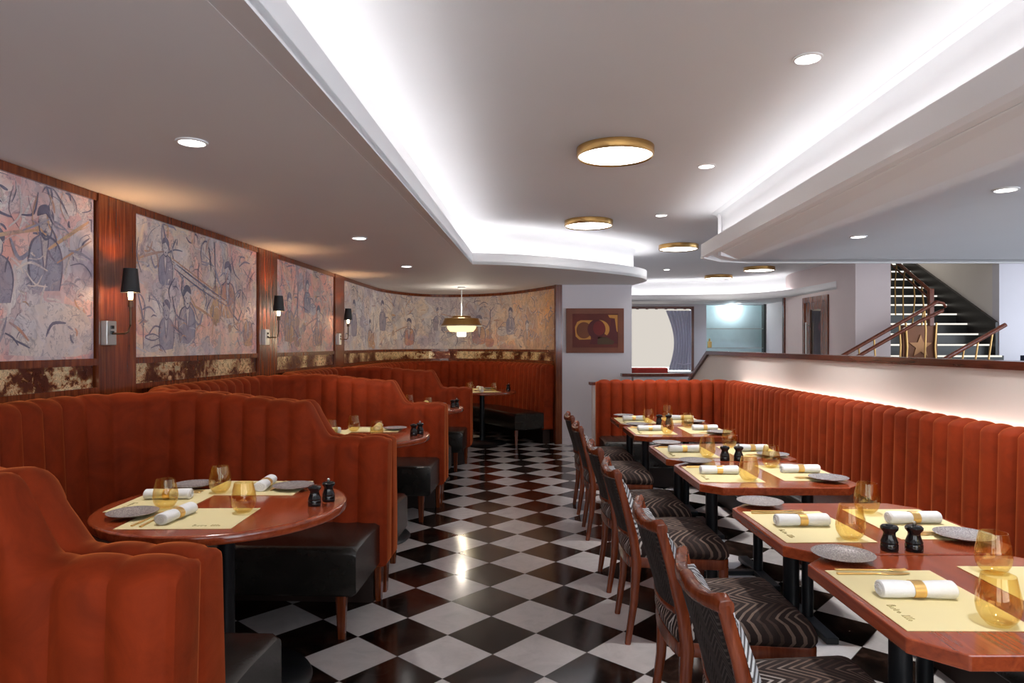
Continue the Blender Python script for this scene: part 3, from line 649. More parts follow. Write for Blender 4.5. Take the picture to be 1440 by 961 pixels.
railing('stair_railing', 'double wooden handrail with brass balusters sloping down in front of the column',
        [([lo(0), lo(1)], .026), ([(5.98, 9.4, 1.86), lo(.15, -.13), lo(1, -.13)], .026), ([lo(0), (5.99, 9.4, 1.96), (6.02, 9.4, 1.91), (5.98, 9.4, 1.86)], .02)],
        [[lo(t), (lo(t)[0] + .02, 9.4, lo(t)[2] - .3), (lo(t)[0], 9.4, lo(t)[2] - .9 if t < .5 else .05)] for t in (.1, .3, .5, .62, .74, .86, .98)], (5.9, 9.4, 0))
ri = lambda t, dz=0: (6.78 - 1.5 * t, 9.3, 1.66 - .85 * t + dz)
railing('stair_railing', 'single wooden handrail on white metal loops at the foot of the grey end wall',
        [([ri(0), ri(1)], .03)], [[ri(t), (ri(t)[0] - .05, 9.3, ri(t)[2] - .35), (ri(t)[0] - .08, 9.3, .05)] for t in (.12, .25, .38, .5, .62)], (6.78, 9.3, 0))
up = lambda t, dz=0: (6.40, 10.35 + 1.9 * t, 2.20 + 1.16 * t + dz)
e = railing('stair_railing', 'upper flight wooden handrail with tall brass scroll balusters beside the lit steps',
        [([up(0), up(1)], .03), ([up(0, -.12), up(1, -.12)], .015)],
        [[up(t, -.02), (6.4 + .03 * (-1) ** int(t * 20), up(t)[1], up(t)[2] - .35), (6.4 - .02, up(t)[1], up(t)[2] - .88)] for t in (.12, .24, .36, .48, .6, .75, .9)], (6.4, 10.35, 0))
mb = MB(); mb.box(-.035, .035, -.035, .035, 1.05, 2.24, .008); mb.build('newel', M['chairwood'], e)
nw = empty('newel_panel', (5.86, 9.75, 0), 'copper coloured newel panel with a star relief at the stair landing', 'panel')
mb = MB(); mb.box(-.25, .25, -.03, .03, 0, 1.66, .01); mb.build('panel_body', M['copper'], nw)
mb = MB(); star = [(.17 * (1 if i % 2 == 0 else .42) * math.sin(i * PI / 5), 1.36 + .17 * (1 if i % 2 == 0 else .42) * math.cos(i * PI / 5)) for i in range(10)]
mb.add([(a, -.045, b_) for a, b_ in star] + [(a, -.028, b_) for a, b_ in star], [tuple(range(10)), tuple(range(19, 9, -1))] + [(i, (i + 1) % 10, (i + 1) % 10 + 10, i + 10) for i in range(10)]); mb.build('star', m_plain('copper_relief', (.42, .2, .08), .4, .4), nw)
for sx_ in (-.22, .22):
    mb = MB(); mb.tube([(sx_, -.05, 1.0), (sx_ * .9, -.05, 1.35), (sx_, -.05, 1.7)], .014, 8); mb.build('baluster', M['brass'], nw, smooth=True)
ct = empty('service_counter', (7.3, 8.6, 0), 'dark service counter beyond the half wall at the photo\'s right edge', 'counter')
mb = MB(); mb.box(-.75, 1.4, -.25, .25, 0, 1.14); mb.build('body', M['navy'], ct)
mb = MB(); mb.box(-.78, 1.43, -.28, .28, 1.14, 1.18, .006); mb.build('counter_top', M['blackmetal'], ct)
for k_, (xx, lb) in enumerate(((6.62, 'navy'), (6.93, 'white'), (7.23, 'navy'), (7.53, 'white'))):
    mb = MB(); mb.box(-.11, .11, -.12, .12, 0, .07 if lb == 'navy' else .05, .006)
    mb.build('folded_cloth', M[lb], loc=(xx, 8.55, 1.18), rot=.2 * (-1) ** k_, label='%s folded cloth stack on the service counter, %s' % (lb, ['leftmost', 'second from left', 'third from left', 'rightmost'][k_]), category='cloth', group='folded cloths on the counter')
be = empty('dining_bench', (2.5, 11.4, 0), 'maroon upholstered bench in front of the far window', 'bench')
mb = MB(); mb.box(-.6, .12, -.05, .05, .1, 1.0, .03); mb.build('backrest', M['maroon'], be, smooth=True)
mb = MB(); mb.box(-.6, .12, .05, .5, .1, .46, .03); mb.build('seat', M['maroon'], be, smooth=True)
mb = MB(); mb.box(-.58, .10, -.04, .48, 0, .1); mb.build('plinth', M['dark'], be)

# ------------------------------------------------------------------ channel-tufted backs
def channel_back(path, h, t=.15, pitch=.13, bulge=.032, lean=.03, zb=.2, scal=.014, sides=1):
    """path = inner face (2-D), material lies on the left of travel; h(s,total) height"""
    n = 10; P, tot = resample(path, pitch / n); nr = normals(P); step = tot / (len(P) - 1); cp = tot / max(1, round(tot / pitch))
    rings = []
    def ring(i, sh=0, ext=0):
        s = i * step; b_ = abs(math.sin(PI * s / cp)) ** .5; H = h(s, tot); p = P[i]; nx, ny = -nr[i][0], -nr[i][1]; tx, ty = -nr[i][1], nr[i][0]
        ln = lambda z: lean * max(0, (z - .45)) / .6
        top = H - scal * (1 - b_)
        def pt(o, z):
            o = o if sh == 0 else min(max(o, sh - bulge * .6), t - sh); z = min(z, top - sh * .9); z = max(z, zb + sh)
            o += ln(z); return (p[0] + nx * o + tx * ext, p[1] + ny * o + ty * ext, z)
        B = bulge * b_
        R = t * .42
        prof = [(0, zb)] + [(-B, zb + .02)] + [(-B, zb + (H - R - zb) * k_ / 5) for k_ in range(1, 6)]
        prof += [(-B * (1 - k_ / 4) + (t * .5) * (1 - math.cos(PI / 2 * k_ / 4)), H - R + (R) * math.sin(PI / 2 * k_ / 4) - scal * (1 - b_) * k_ / 4) for k_ in range(1, 5)]
        prof += [(t * .5 + t * .5 * math.sin(PI / 2 * k_ / 4), H - R + R * math.cos(PI / 2 * k_ / 4) - scal * (1 - b_) * (1 - k_ / 4)) for k_ in range(1, 5)]
        prof += [(t, zb + (H - R - zb) * k_ / 4) for k_ in (3, 2, 1)] + [(t, zb)]
        return [pt(o, z) for o, z in prof]
    r_ = .03
    for k_ in range(4): a = PI / 2 * k_ / 4; rings.append(ring(0, r_ * (1 - math.sin(a)), -r_ * math.cos(a)))
    for i in range(len(P)): rings.append(ring(i))
    for k_ in range(3, -1, -1): a = PI / 2 * k_ / 4; rings.append(ring(len(P) - 1, r_ * (1 - math.sin(a)), r_ * math.cos(a)))
    mb = MB(); mb.loft(rings); return mb
def seat_strip(outer, inner, z0, z1, r=.035):
    mb = MB(); rings = []
    for (ox, oy), (ix, iy) in zip(outer, inner):
        d = Vector((ox - ix, oy - iy)); l = d.length; d /= l
        q = lambda t_, z: (ix + d.x * t_, iy + d.y * t_, z)
        rings.append([q(l, z0), q(.01, z0), q(0, z0 + .012)] + [q(0, z0 + .1)] + [q(r * (1 - math.cos(a)), z1 - r + r * math.sin(a)) for a in (0, PI / 6, PI / 3, PI / 2)] + [q(l * .5, z1 + .008), q(l, z1)])
    e = .022; rr = [rings[0]] + rings + [rings[-1]]
    def shr(r0, r1):
        out_ = []
        for p0, p1 in zip(r0, r1):
            cz = (z0 + z1) / 2; d = Vector(p0) - Vector(p1); d.z = 0
            if d.length > 0: d.normalize()
            out_.append((p0[0] + d.x * e, p0[1] + d.y * e, cz + (p0[2] - cz) * .86))
        return out_
    rr = [shr(rings[0], rings[1])] + rings + [shr(rings[-1], rings[-2])]
    mb.loft(rr); return mb
def U(du, dv, r, u0=0, na=18, nc=10, nw=20):
    pts = [(u0 + (-du + r - u0) * i / na, -dv) for i in range(na)]
    pts += [(-du + r - r * math.sin(PI / 2 * i / nc), -dv + r - r * math.cos(PI / 2 * i / nc)) for i in range(nc)]
    pts += [(-du, -dv + r + (2 * dv - 2 * r) * i / nw) for i in range(nw)]
    pts += [(-du + r - r * math.cos(PI / 2 * i / nc), dv - r + r * math.sin(PI / 2 * i / nc)) for i in range(nc)]
    pts += [(-du + r + (u0 + du - r) * i / na, dv) for i in range(na + 1)]
    return pts
def sm(t): t = max(0, min(1, t)); return t * t * (3 - 2 * t)
def hbooth(s, tot):
    d = min(s, tot - s); hi = 1.08 + .052 * sm((d - .42) / .7)
    return .89 + (hi - .89) * sm((d - .30) / .14)
def booth(loc, label):
    root = empty('booth_bench', loc, label, 'booth', 'rust velvet booths along the left wall', rot=-TA)
    # travel: near arm from aisle to wall -> the outside is on the left
    p = U(1.44, .92, .42)
    channel_back(p, hbooth, t=.13).build('backrest', M['velvet'], root, smooth=60)
    s_ = seat_strip(U(1.44, .92, .42, -.03), U(.97, .45, .05, -.03), .21, .44); s_.build('seat_cushion', M['leather'], root, smooth=50)
    mb = MB(); ribbon(mb, U(1.44, .92, .42, -.05), -.11, -.02, 0, .2); mb.build('plinth', M['dark'], root)
    for u, v in ((-.09, -.5), (-.09, .5), (-.9, -.5), (-.9, .5)):
        mb = MB(); mb.bar([(u, v, 0), (u, v, .215)], [.035, .05], [.035, .05]); mb.build('leg', M['darkwood'], root)
    for v in (-.985, .985):
        mb = MB(); mb.bar([(-.03, v, 0), (-.03, v, .205)], [.05, .09], [.03, .04]); mb.build('leg', M['darkwood'], root)
    return root
BC = [.6, 2.7, 4.8, 6.9]
exl = lambda z: -.86 + .045 * z
blabels = ['rust velvet booth bench cut off at the bottom left, nearest the camera', 'rust velvet booth bench around the nearest round table', 'rust velvet booth bench around the second round table', 'rust velvet booth bench around the third round table']
b0 = booth((exl(BC[0]), BC[0], 0), blabels[0])
for c_, lb in zip(BC[1:], blabels[1:]): dup(b0, (exl(c_), c_, 0), -TA, lb)
def bw(k_, u, v, z=0):         # booth-local to world
    ca, sa = math.cos(TA), math.sin(TA); return (exl(BC[k_]) + u * ca + v * sa, BC[k_] - u * sa + v * ca, z)
# rounded corner booth
inner = offset([p for p in WALL if p[1] > 8.28], .2)
nearx = [(-.50, 8.10), (-1.0, 8.085), (-1.45, 8.07)]
pth = nearx + catmull([(-1.45, 8.07), (-1.72, 8.14), (-1.86, 8.45), (-1.86, 9.0)], 6)[1:-1] + [p for p in inner if p[1] > 9.0 or p[0] > -1]
pth = [p for p in pth if not (p[0] > .3 and p[1] < 9.38)]
P, tot = resample(pth, .05)
R4 = empty('corner_booth', (0, 0, 0), 'long curved rust velvet booth bench following the rounded end wall under the brass pendant', 'booth')
h4 = lambda s, tot: .89 + (.2 + .03 * sm((s - .4) / 1)) * sm((s - .3) / .14)
channel_back(P, h4).build('backrest', M['velvet'], R4, smooth=60)
inn = offset(P, .44)
for _ in range(30): inn = [inn[0]] + [((inn[i - 1][0] + inn[i][0] + inn[i + 1][0]) / 3, (inn[i - 1][1] + inn[i][1] + inn[i + 1][1]) / 3) for i in range(1, len(inn) - 1)] + [inn[-1]]
seat_strip(P, inn, .21, .44).build('seat_cushion', M['leather'], R4, smooth=50)
mb = MB(); ribbon(mb, P[1:-1], -.13, -.02, 0, .2); mb.build('plinth', M['dark'], R4)
for i in (3, 12, 40, 52, 64, 76, 88, len(inn) - 2):
    if i < len(inn):
        q = inn[i]; w_ = P[i]; x_, y_ = q[0] + (w_[0] - q[0]) * .12, q[1] + (w_[1] - q[1]) * .12
        mb = MB(); mb.bar([(x_, y_, 0), (x_, y_, .215)], [.035, .05], [.035, .05]); mb.build('leg', M['chairwood'], R4)

# long banquette
R5 = empty('long_banquette', (0, 0, 0), 'long L-shaped rust velvet banquette along the cream half wall behind the row of tables', 'banquette')
# travel so that outside is on the left: from near (2.17,-1.2) going away, corner, then left -> outside is on the right; reverse
pb = [(.90, 6.98), (2.16, 6.98), (2.20, 6.94), (2.20, -1.3)]
channel_back(pb, lambda s, t: 1.025, t=.10, pitch=.118, bulge=.036, lean=.015, scal=.02).build('backrest', M['velvet'], R5, smooth=60)
so = [(.92, 6.98)] + [(2.2, 6.98)] + [(2.2, 6.5)] + [(2.2, -1.3)]; si = [(.92, 6.5), (1.74, 6.5), (1.74, 6.46), (1.74, -1.3)]
seat_strip(so, si, .2, .45).build('seat_cushion', M['leather'], R5, smooth=50)
mb = MB(); mb.prism([(.95, 6.6), (1.82, 6.6), (1.82, -1.2), (2.25, -1.2), (2.25, 7.05), (.95, 7.05)], 0, .2); mb.build('plinth', M['dark'], R5)

mb = MB(); mb.box(2.322, 2.352, .3, 6.9, .965, .975)
mb.build('led_strip', m_emit('warm_led', (1, .88, .78), 8), label='warm light strip hidden behind the top of the long banquette', category='light strip')
# ------------------------------------------------------------------ tables
TZ = .74
def oct_table(zc, label):
    x0, x1, d, c_ = .873, 1.615, .335, .085
    poly = [(x0 + c_, -d), (x1 - c_, -d), (x1, -d + c_), (x1, d - c_), (x1 - c_, d), (x0 + c_, d), (x0, d - c_), (x0, -d + c_)]
    xm = (x0 + x1) / 2; poly = [(a - xm, b_) for a, b_ in poly]
    root = empty('dining_table', (xm, zc, 0), label, 'table', 'clipped-corner tables along the banquette')
    mb = MB(); mb.prism(poly, TZ - .036, TZ, .0035); mb.build('tabletop', M['tablewood'], root)
    mb = MB(); mb.lathe([(.028, .03), (.028, TZ - .05)], 20, (-.24, 0, 0)); mb.build('leg', M['blackmetal'], root, smooth=True)
    mb = MB(); mb.lathe([(.028, .03), (.028, TZ - .05)], 20, (.24, 0, 0)); mb.build('leg', M['blackmetal'], root, smooth=True)
    mb = MB(); mb.box(-.28, .28, -.03, .03, TZ - .05, TZ - .036); mb.build('top_bracket', M['blackmetal'], root)
    for sx_ in (-.24, .24):
        mb = MB(); mb.box(sx_ - .03, sx_ + .03, -.27, .27, 0, .03, .006); mb.build('foot_bar', M['blackmetal'], root)
    mb = MB(); mb.box(-.21, .21, -.02, .02, 0.004, .028); mb.build('stretcher', M['blackmetal'], root)
    return root
TC = [1.75, 2.435, 3.40, 4.085, 5.09, 5.775]
ordn = ['nearest', 'second', 'third', 'fourth', 'fifth', 'farthest']
tl = lambda i: '%s reddish wood table with clipped corners %s the long banquette' % (ordn[i], 'counting back along' if 0 < i < 5 else 'along')
t0 = oct_table(TC[0], tl(0))
for i in range(1, 6): dup(t0, (t0.location.x, TC[i], 0), 0, tl(i))
def round_table(loc, label):
    root = empty('round_table', loc, label, 'table', 'round tables inside the booths')
    mb = MB(); n = 64; mb.lathe([(.47, -.038), (.478, -.034), (.48, -.028), (.48, -.006), (.476, -.001), (.465, 0)], n, (0, 0, TZ)); tt = mb.build('tabletop', M['tablewood'], root, smooth=50)
    mb = MB(); mb.lathe([(.035, .03), (.035, TZ - .045)], 24); mb.build('pedestal', M['blackmetal'], root, smooth=True)
    mb = MB(); mb.lathe([(.33, 0), (.34, .008), (.33, .02), (.1, .03), (.04, .045)], 48); mb.build('base', M['blackmetal'], root, smooth=50)
    mb = MB(); mb.lathe([(.16, TZ - .05), (.16, TZ - .038)], 24); mb.build('mount_plate', M['blackmetal'], root)
    return root
rl = ['round reddish wood table in the nearest full booth', 'round reddish wood table in the second booth', 'round reddish wood table in the third booth, mostly hidden', 'round reddish wood table in the far corner booth']
RT = [bw(1, -.43, .04), bw(2, -.43, .04), bw(3, -.43, .04), (-.42, 9.5, 0)]
rt = round_table(RT[0], rl[0])
for i in (1, 2, 3): dup(rt, RT[i], 0, rl[i])

# ------------------------------------------------------------------ chairs
def chair(loc, label):
    root = empty('dining_chair', loc, label, 'chair', 'upholstered wooden chairs along the aisle')
    bul = lambda y: -.034 * (1 - (y / .185) ** 2)
    for s_ in (-1, 1):
        pts = [(.045 - .0, s_ * .178, 0), (.075, s_ * .18, .2), (.085, s_ * .182, .38), (.07, s_ * .184, .5), (.03, s_ * .186, .66), (-.005, s_ * .186, .785)]
        mb = MB(); mb.bar(pts, [.028, .032, .036, .034, .03, .028], [.026, .034, .044, .04, .034, .032]); mb.build('rear_leg', M['chairwood'], root, smooth=50)
        mb = MB(); mb.bar([(.475, s_ * .2, 0), (.478, s_ * .2, .2), (.48, s_ * .2, .37)], [.026, .034, .042], [.026, .034, .042]); mb.build('front_leg', M['chairwood'], root, smooth=50)
    # crest rail: bowed, with raised shoulders
    rings = []
    for k_ in range(-14, 15):
        y = .2 * k_ / 14; x_ = bul(y) - .006; a = abs(y) / .2; top = .806 - .012 * math.sin(PI * min(1, a * 1.15)) + .008 * sm((a - .75) / .25) - .014 * sm((a - .93) / .07); bot = .752 + .012 * a * a
        h2 = (top - bot) / 2; zc_ = (top + bot) / 2; w2 = .018
        rings.append([(x_ + w2 * math.copysign(abs(math.cos(t_)) ** .7, math.cos(t_)), y, zc_ + h2 * math.copysign(abs(math.sin(t_)) ** .7, math.sin(t_))) for t_ in [2 * PI * j / 14 for j in range(14)]])
    mb = MB(); mb.loft(rings); mb.build('crest_rail', M['chairwood'], root, smooth=50)
    lean_x = lambda z: .075 - .08 * sm((z - .45) / .36) if z > .45 else .078
    def panel(name, mat, x_a, x_b, puff, wy, z0, z1):
        mb = MB(); rr = []
        for i in range(9):
            z = z0 + (z1 - z0) * i / 8; fz = math.sin(PI * i / 8) ** .35 if 0 < i < 8 else 0
            row = []
            for j in range(13):
                y = -wy + 2 * wy * j / 12; fy = math.sin(PI * j / 12) ** .28 if 0 < j < 12 else 0
                row.append((y, z, bul(y), fz * fy))
            fr_ = [(lean_x(z) + bl + x_b + puff * q, y, z) for y, z, bl, q in row]; bk = [(lean_x(z) + bl + x_a - abs(puff) * .2 * q, y, z) for y, z, bl, q in row]
            rr.append(fr_ + bk[::-1])
        mb.loft(rr); return mb.build(name, mat, root, smooth=60)
    panel('back_upholstery', M['herring'], -.012, .004, .0, .168, .50, .765)
    panel('back_cushion', M['chev_light'], -.0, .03, .05, .176, .49, .762)
    mb = MB(); mb.bar([(lean_x(.49) + bul(y) - .002, y, .492 + .012 * (abs(y) / .17) ** 2) for y in [(-.175 + .35 * k_ / 10) for k_ in range(11)]], [.03] * 11, [.028] * 11, side=(0, 0, 1)); mb.build('lower_rail', M['chairwood'], root, smooth=50)
    # seat frame and cushion
    def outline(g=0, n=7):
        w0, w1, x0, x1, r = .183 + g, .222 + g, .055 - g, .505 + g, .03
        pts = [(x0 - .018 * (1 - (y / w0) ** 2), y) for y in [w0 - 2 * w0 * k_ / 8 for k_ in range(9)]]
        pts += [(x1 - r + r * math.sin(a), -w1 + r - r * math.cos(a)) for a in [PI / 2 * k_ / 4 for k_ in range(5)]]
        pts += [(x1 - r + r * math.cos(a), w1 - r + r * math.sin(a)) for a in [PI / 2 * k_ / 4 for k_ in range(5)]]
        return pts
    o_ = outline(); mb = MB(); mb.prism(o_, .355, .405, .006); mb.build('seat_frame', M['chairwood'], root, smooth=30)
    cx = .28; rr = []
    for f_, z in ((.985, .404), (1.015, .42), (1.01, .44), (.95, .472), (.82, .497), (.6, .512), (.3, .518), (.05, .52)):
        rr.append([(cx + (a - cx) * f_, b_ * f_, z) for a, b_ in o_])
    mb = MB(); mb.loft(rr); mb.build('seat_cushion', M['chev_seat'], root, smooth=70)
    return root
CZ = [1.76, 2.42, 3.32, 3.97, 4.98, 5.70]
cl = lambda i: '%s wooden chair with dark patterned back, drawn up to the %s clipped-corner table' % (['nearest', 'second', 'third', 'fourth', 'fifth', 'farthest'][i], ordn[i])
c0 = chair((.495, CZ[0], 0), cl(0))
for i in range(1, 6): dup(c0, (.495, CZ[i], 0), random.uniform(-.03, .03), cl(i))

# ------------------------------------------------------------------ tableware prototypes (diner looks along +x, left hand +y)
def proto(mb, name, mat, cat, smooth=True):
    return mb.build(name, mat, smooth=smooth, label='x', category=cat, group='x')
mb = MB(); rows = []
mb.box(-.15, .15, -.205, .205, 0, .0012); mat0 = proto(mb, 'placemat', M['paper'], 'placemat', False)
# handwritten mark, two short words printed near the mat's outer corner
mb = MB()
def scrib(pts): mb.tube([(-.125 + .0 + b_, a, .0014) for a, b_ in pts], (.0), 4) if 0 else mb.tube([(b_ - .115, a, .0014) for a, b_ in pts], .0009, 4)
yy = -.05
def glyph(kind, y):
    s_ = -.011
    G = {'B': [(0, 0), (0, .02), (.5, .02), (.6, .015), (.2, .011), (.7, .008), (.6, .001), (0, 0)], 'i': [(.3, 0), (.35, .010)], 's': [(0, 0), (.5, .001), (.2, .006), (.6, .010)],
         't': [(.3, .016), (.3, .001), (.6, 0)], 'r': [(0, 0), (.1, .009), (.5, .010)], 'o': [(.3, 0), (0, .005), (.3, .010), (.6, .005), (.3, 0)], 'l': [(.1, 0), (.4, .02), (.2, .018), (.3, .001), (.7, .001)]}[kind]
    scrib([(y + a * s_, b_) for a, b_ in G])
for k_, g_ in enumerate('Bistro'): glyph(g_, -.055 - k_ * .0085)
for k_, g_ in enumerate('lllo'): glyph(g_, -.118 - k_ * .009)
mb.build('printed_mark', M['ink'], mat0); mat_ = Maker(mat0)

mb = MB(); mb.lathe([(.03, 0), (.045, .003), (.068, .009), (.088, .016), (.09, .018), (.087, .0185), (.066, .0125), (.044, .007), (.001, .006)], 40)
plate_ = Maker(proto(mb, 'side_plate', M['plate'], 'plate'))
mb = MB(); gp = [(.0, .006), (.022, .005), (.034, .012), (.042, .026), (.0455, .045), (.044, .065), (.039, .09), (.034, .115)]
outp = [(.001, 0), (.024, 0)] + [(r + .0014, z) for r, z in gp[2:]]
mb.lathe(outp + [(r, z) for r, z in gp[::-1]][:-1] + [(.001, .006)], 40); glass_ = Maker(proto(mb, 'stemless_glass', M['amber'], 'glass'))
mb = MB(); rr = []
for k_, (x_, f_) in enumerate(((-.093, .86), (-.09, 1.02), (-.05, 1.04), (-.015, .95), (.015, .95), (.05, 1.06), (.09, 1.08), (.094, .9))):
    rr.append([(x_, .024 * f_ * math.cos(2 * PI * j / 20) * (1.12), .0205 + .0205 * f_ * math.sin(2 * PI * j / 20) if True else 0) for j in range(20)])
mb.loft(rr)
for x_ in (-.0935, .0945):     # rolled layers seen at each end
    sp = []
    for j in range(34):
        a = j * .42; r = .003 + .0165 * j / 33; sp.append((x_, r * math.cos(a) * 1.1, .0205 + r * math.sin(a) * .9))
    mb.tube(sp, .0016, 5)
np0 = proto(mb, 'napkin_roll', M['napkin'], 'napkin'); mb = MB()
mb.loft([[(x_, (.0245 + e_) * math.cos(2 * PI * j / 24) * 1.05, .0205 + (.0198 + e_) * math.sin(2 * PI * j / 24)) for j in range(24)] for x_, e_ in ((-.014, 0), (-.014, .002), (.014, .002), (.014, 0))], cap=False)
mb.build('napkin_ring', M['gold'], np0, smooth=True); napk_ = Maker(np0)
mb = MB()  # knife, lying along x
mb.bar([(-.1, 0, .003), (.0, 0, .003), (.015, 0, .003)], [.009, .007, .006], [.005, .004, .003]); mb.bar([(.015, 0, .003), (.03, 0, .003), (.08, 0, .003), (.105, .002, .003)], [.006, .016, .016, .004], [.002, .002, .002, .0015])
knife_ = Maker(proto(mb, 'table_knife', M['gold'], 'knife'))
mb = MB(); mb.bar([(-.1, 0, .003), (.0, 0, .003), (.05, 0, .004), (.062, 0, .0045)], [.009, .006, .006, .02], [.004, .003, .003, .002])
for q in (-.0075, -.0025, .0025, .0075): mb.bar([(.06, q, .0045), (.08, q, .0035), (.1, q, .006)], [.003, .003, .0018], [.002, .002, .0012])
fork_ = Maker(proto(mb, 'table_fork', M['gold'], 'fork'))
mp = [(.001, 0), (.0245, 0), (.026, .004), (.026, .02), (.0245, .024), (.026, .028), (.0245, .032), (.018, .05), (.018, .058), (.026, .068), (.0265, .074), (.022, .079), (.012, .081), (.001, .081)]
mb = MB(); mb.lathe(mp, 28); pm = proto(mb, 'pepper_mill', M['mill'], 'pepper mill'); mb = MB(); mb.lathe([(.004, .081), (.006, .085), (.006, .091), (.003, .094)], 12); mb.build('finial', M['silver'], pm, smooth=True); mill_ = Maker(pm)
mb = MB(); mb.lathe(mp[:-2] + [(.016, .0795), (.001, .0795)], 28); sm0 = proto(mb, 'salt_mill', M['mill'], 'salt mill'); mb = MB(); mb.lathe([(.012, .079), (.010, .0825), (.002, .083)], 16); mb.build('lid', M['blackmetal'], sm0, smooth=True); salt_ = Maker(sm0)

def setting(c_, a, where, pl=.31, pf=-.045, gr=.17, gf=.08, nl=0, nr=0, items='mpgnkf', cut=.17):
    """c_ = mat centre, a = direction the diner looks in"""
    ca, sa = math.cos(a), math.sin(a)
    def W(f_, l, z): return (c_[0] + f_ * ca - l * sa, c_[1] + f_ * sa + l * ca, z)
    j = lambda s_: random.uniform(-s_, s_)
    z = TZ + .0008
    if 'm' in items: mat_((c_[0], c_[1], z), a + j(.02), 'pale yellow paper placemat ' + where, 'paper placemats')
    z2 = z + .0013
    if 'p' in items: plate_(W(pf, pl, TZ + .002), j(3), 'grey speckled side plate beside the placemat ' + where, 'speckled side plates')
    if 'g' in items: glass_(W(gf, -gr, z2), j(3), 'amber stemless glass ' + where, 'amber stemless glasses')
    if 'n' in items: napk_(W(-.01, nl, z2), a + nr + j(.05), 'rolled white napkin with gold ring ' + where, 'rolled white napkins')
    if 'k' in items: knife_(W(-.03, cut, z2), a + j(.05), 'gold table knife ' + where, 'gold knives')
    if 'f' in items: fork_(W(-.02, cut + .03, z2), a + j(.05), 'gold fork ' + where, 'gold forks')
for i, zc in enumerate(TC):
    it = {0: 'mpgnkf'}.get(i, 'mpgnkf')
    setting((1.045, zc - .015), 0, 'on the aisle side of the %s clipped-corner table' % ordn[i], items=it)
    setting((1.445, zc + .02), PI, 'on the banquette side of the %s clipped-corner table' % ordn[i], pl=.20 if i else .2, pf=-.06, gr=.15, items='mg' if i == 0 else it, cut=.13)
for i in (1, 3, 5):
    zc = TC[i]; nm_ = 'on the %s clipped-corner table' % ordn[i]
    salt_((1.19, zc - .3, TZ), 0, 'low black salt mill %s' % nm_, 'black mills'); mill_((1.265, zc - .305, TZ), 0, 'black pepper mill with a finial %s' % nm_, 'black mills')
def round_set(ctr, rot, where, its=('mpgnkf',) * 3, mills=True):
    ca, sa = math.cos(rot), math.sin(rot)
    def W(x_, y_): return (ctr[0] + x_ * ca - y_ * sa, ctr[1] + x_ * sa + y_ * ca)
    setting(W(-.03, -.235), rot + PI / 2, 'on the near side of %s' % where, pl=.235, pf=.03, gr=.16, gf=.09, nl=.05, nr=-.12, items=its[0], cut=.12)
    setting(W(-.265, .06), rot, 'on the wall side of %s' % where, pl=.25, pf=-.01, gr=.14, gf=.06, nl=.02, nr=.1, items=its[1], cut=.13)
    setting(W(.02, .30), rot - PI / 2, 'on the far side of %s' % where, pl=.165, pf=.02, gr=.13, gf=.1, nl=.03, nr=.12, items=its[2], cut=.08)
    if mills:
        p = W(.37, -.03); salt_((p[0], p[1], TZ), 0, 'low black salt mill on %s' % where, 'black mills'); p = W(.405, .05); mill_((p[0], p[1], TZ), 0, 'black pepper mill with a finial on %s' % where, 'black mills')
round_set(RT[0], 0, 'the nearest round table')
round_set(RT[1], 0, 'the second round table', ('mg', 'mgn', 'mgnp'))
round_set(RT[2], 0, 'the third round table', ('mg', 'g', 'mgnp'))
round_set(RT[3], .3, 'the corner booth table', ('mgn', 'mg', 'mgnp'))

# ------------------------------------------------------------------ lamps
def light(kind, name, loc, energy, color=(1, 1, 1), **kw):
    l = bpy.data.lights.new(name, kind); l.energy = energy; l.color = color
    for k_, v_ in kw.items(): setattr(l, k_, v_)
    o = bpy.data.objects.new(name, l); COL.objects.link(o); o.location = loc; return o
mb = MB(); mb.lathe([(.062, 0), (.062, -.006), (.052, -.008), (.05, -.003), (.05, 0)], 28, capb=False, capt=False); dl0 = mb.build('ceiling_downlight', M['ceiling'], smooth=40, label='x', category='downlight', group='x')
mb = MB(); mb.lathe([(.051, -.0035), (.001, -.0045)], 28, capb=True); mb.build('lens', M['dl'], dl0); dl_ = Maker(dl0)
WARM = (1, .84, .66); NEU = (1, .96, .93); COOL = (.6, .78, 1)
def down(x_, y_, z, label, e=16, col=NEU, size=2.0, tilt=0):
    dl_((x_, y_, z), 0, label, 'recessed ceiling downlights')
    light('SPOT', 'downlight_beam', (x_, y_, z - .02), e, col, spot_size=size, spot_blend=.85, shadow_soft_size=.045).rotation_euler = (0, -tilt, 0)
SP = [(-1.31, 2.77, 'nearest downlight in the low ceiling over the booths'), (-1.19, 5.27, 'second downlight in the low ceiling over the booths'), (-1.12, 7.18, 'third downlight in the low ceiling over the booths, before the pendant')]
for x_, y_, lb in SP: down(x_, y_, SOF, lb, 48, NEU, 1.3)
for x_, y_, lb in ((1.28, 2.93, 'nearest downlight in the raised ceiling, by the top edge of the photo'), (1.35, 4.7, 'second downlight in the raised ceiling above the table row'), (1.43, 6.49, 'third downlight in the raised ceiling, between the disc lights'), (2.56, 11.2, 'tiny farthest downlight in the raised ceiling beyond the banquette')):
    down(x_, y_, UP, lb, 150, NEU, 1.3, .16)
for x_, y_, lb in ((2.64, 3.62, 'nearer downlight in the blue-grey ceiling right of the beam'), (2.66, 5.2, 'farther downlight in the blue-grey ceiling right of the beam')): down(x_, y_, SOF, lb, 30, COOL, 2.4)
down(4.5, 13.45, SOF, 'small downlight in front of the glass-shelf niche', 22, COOL, 2.4)
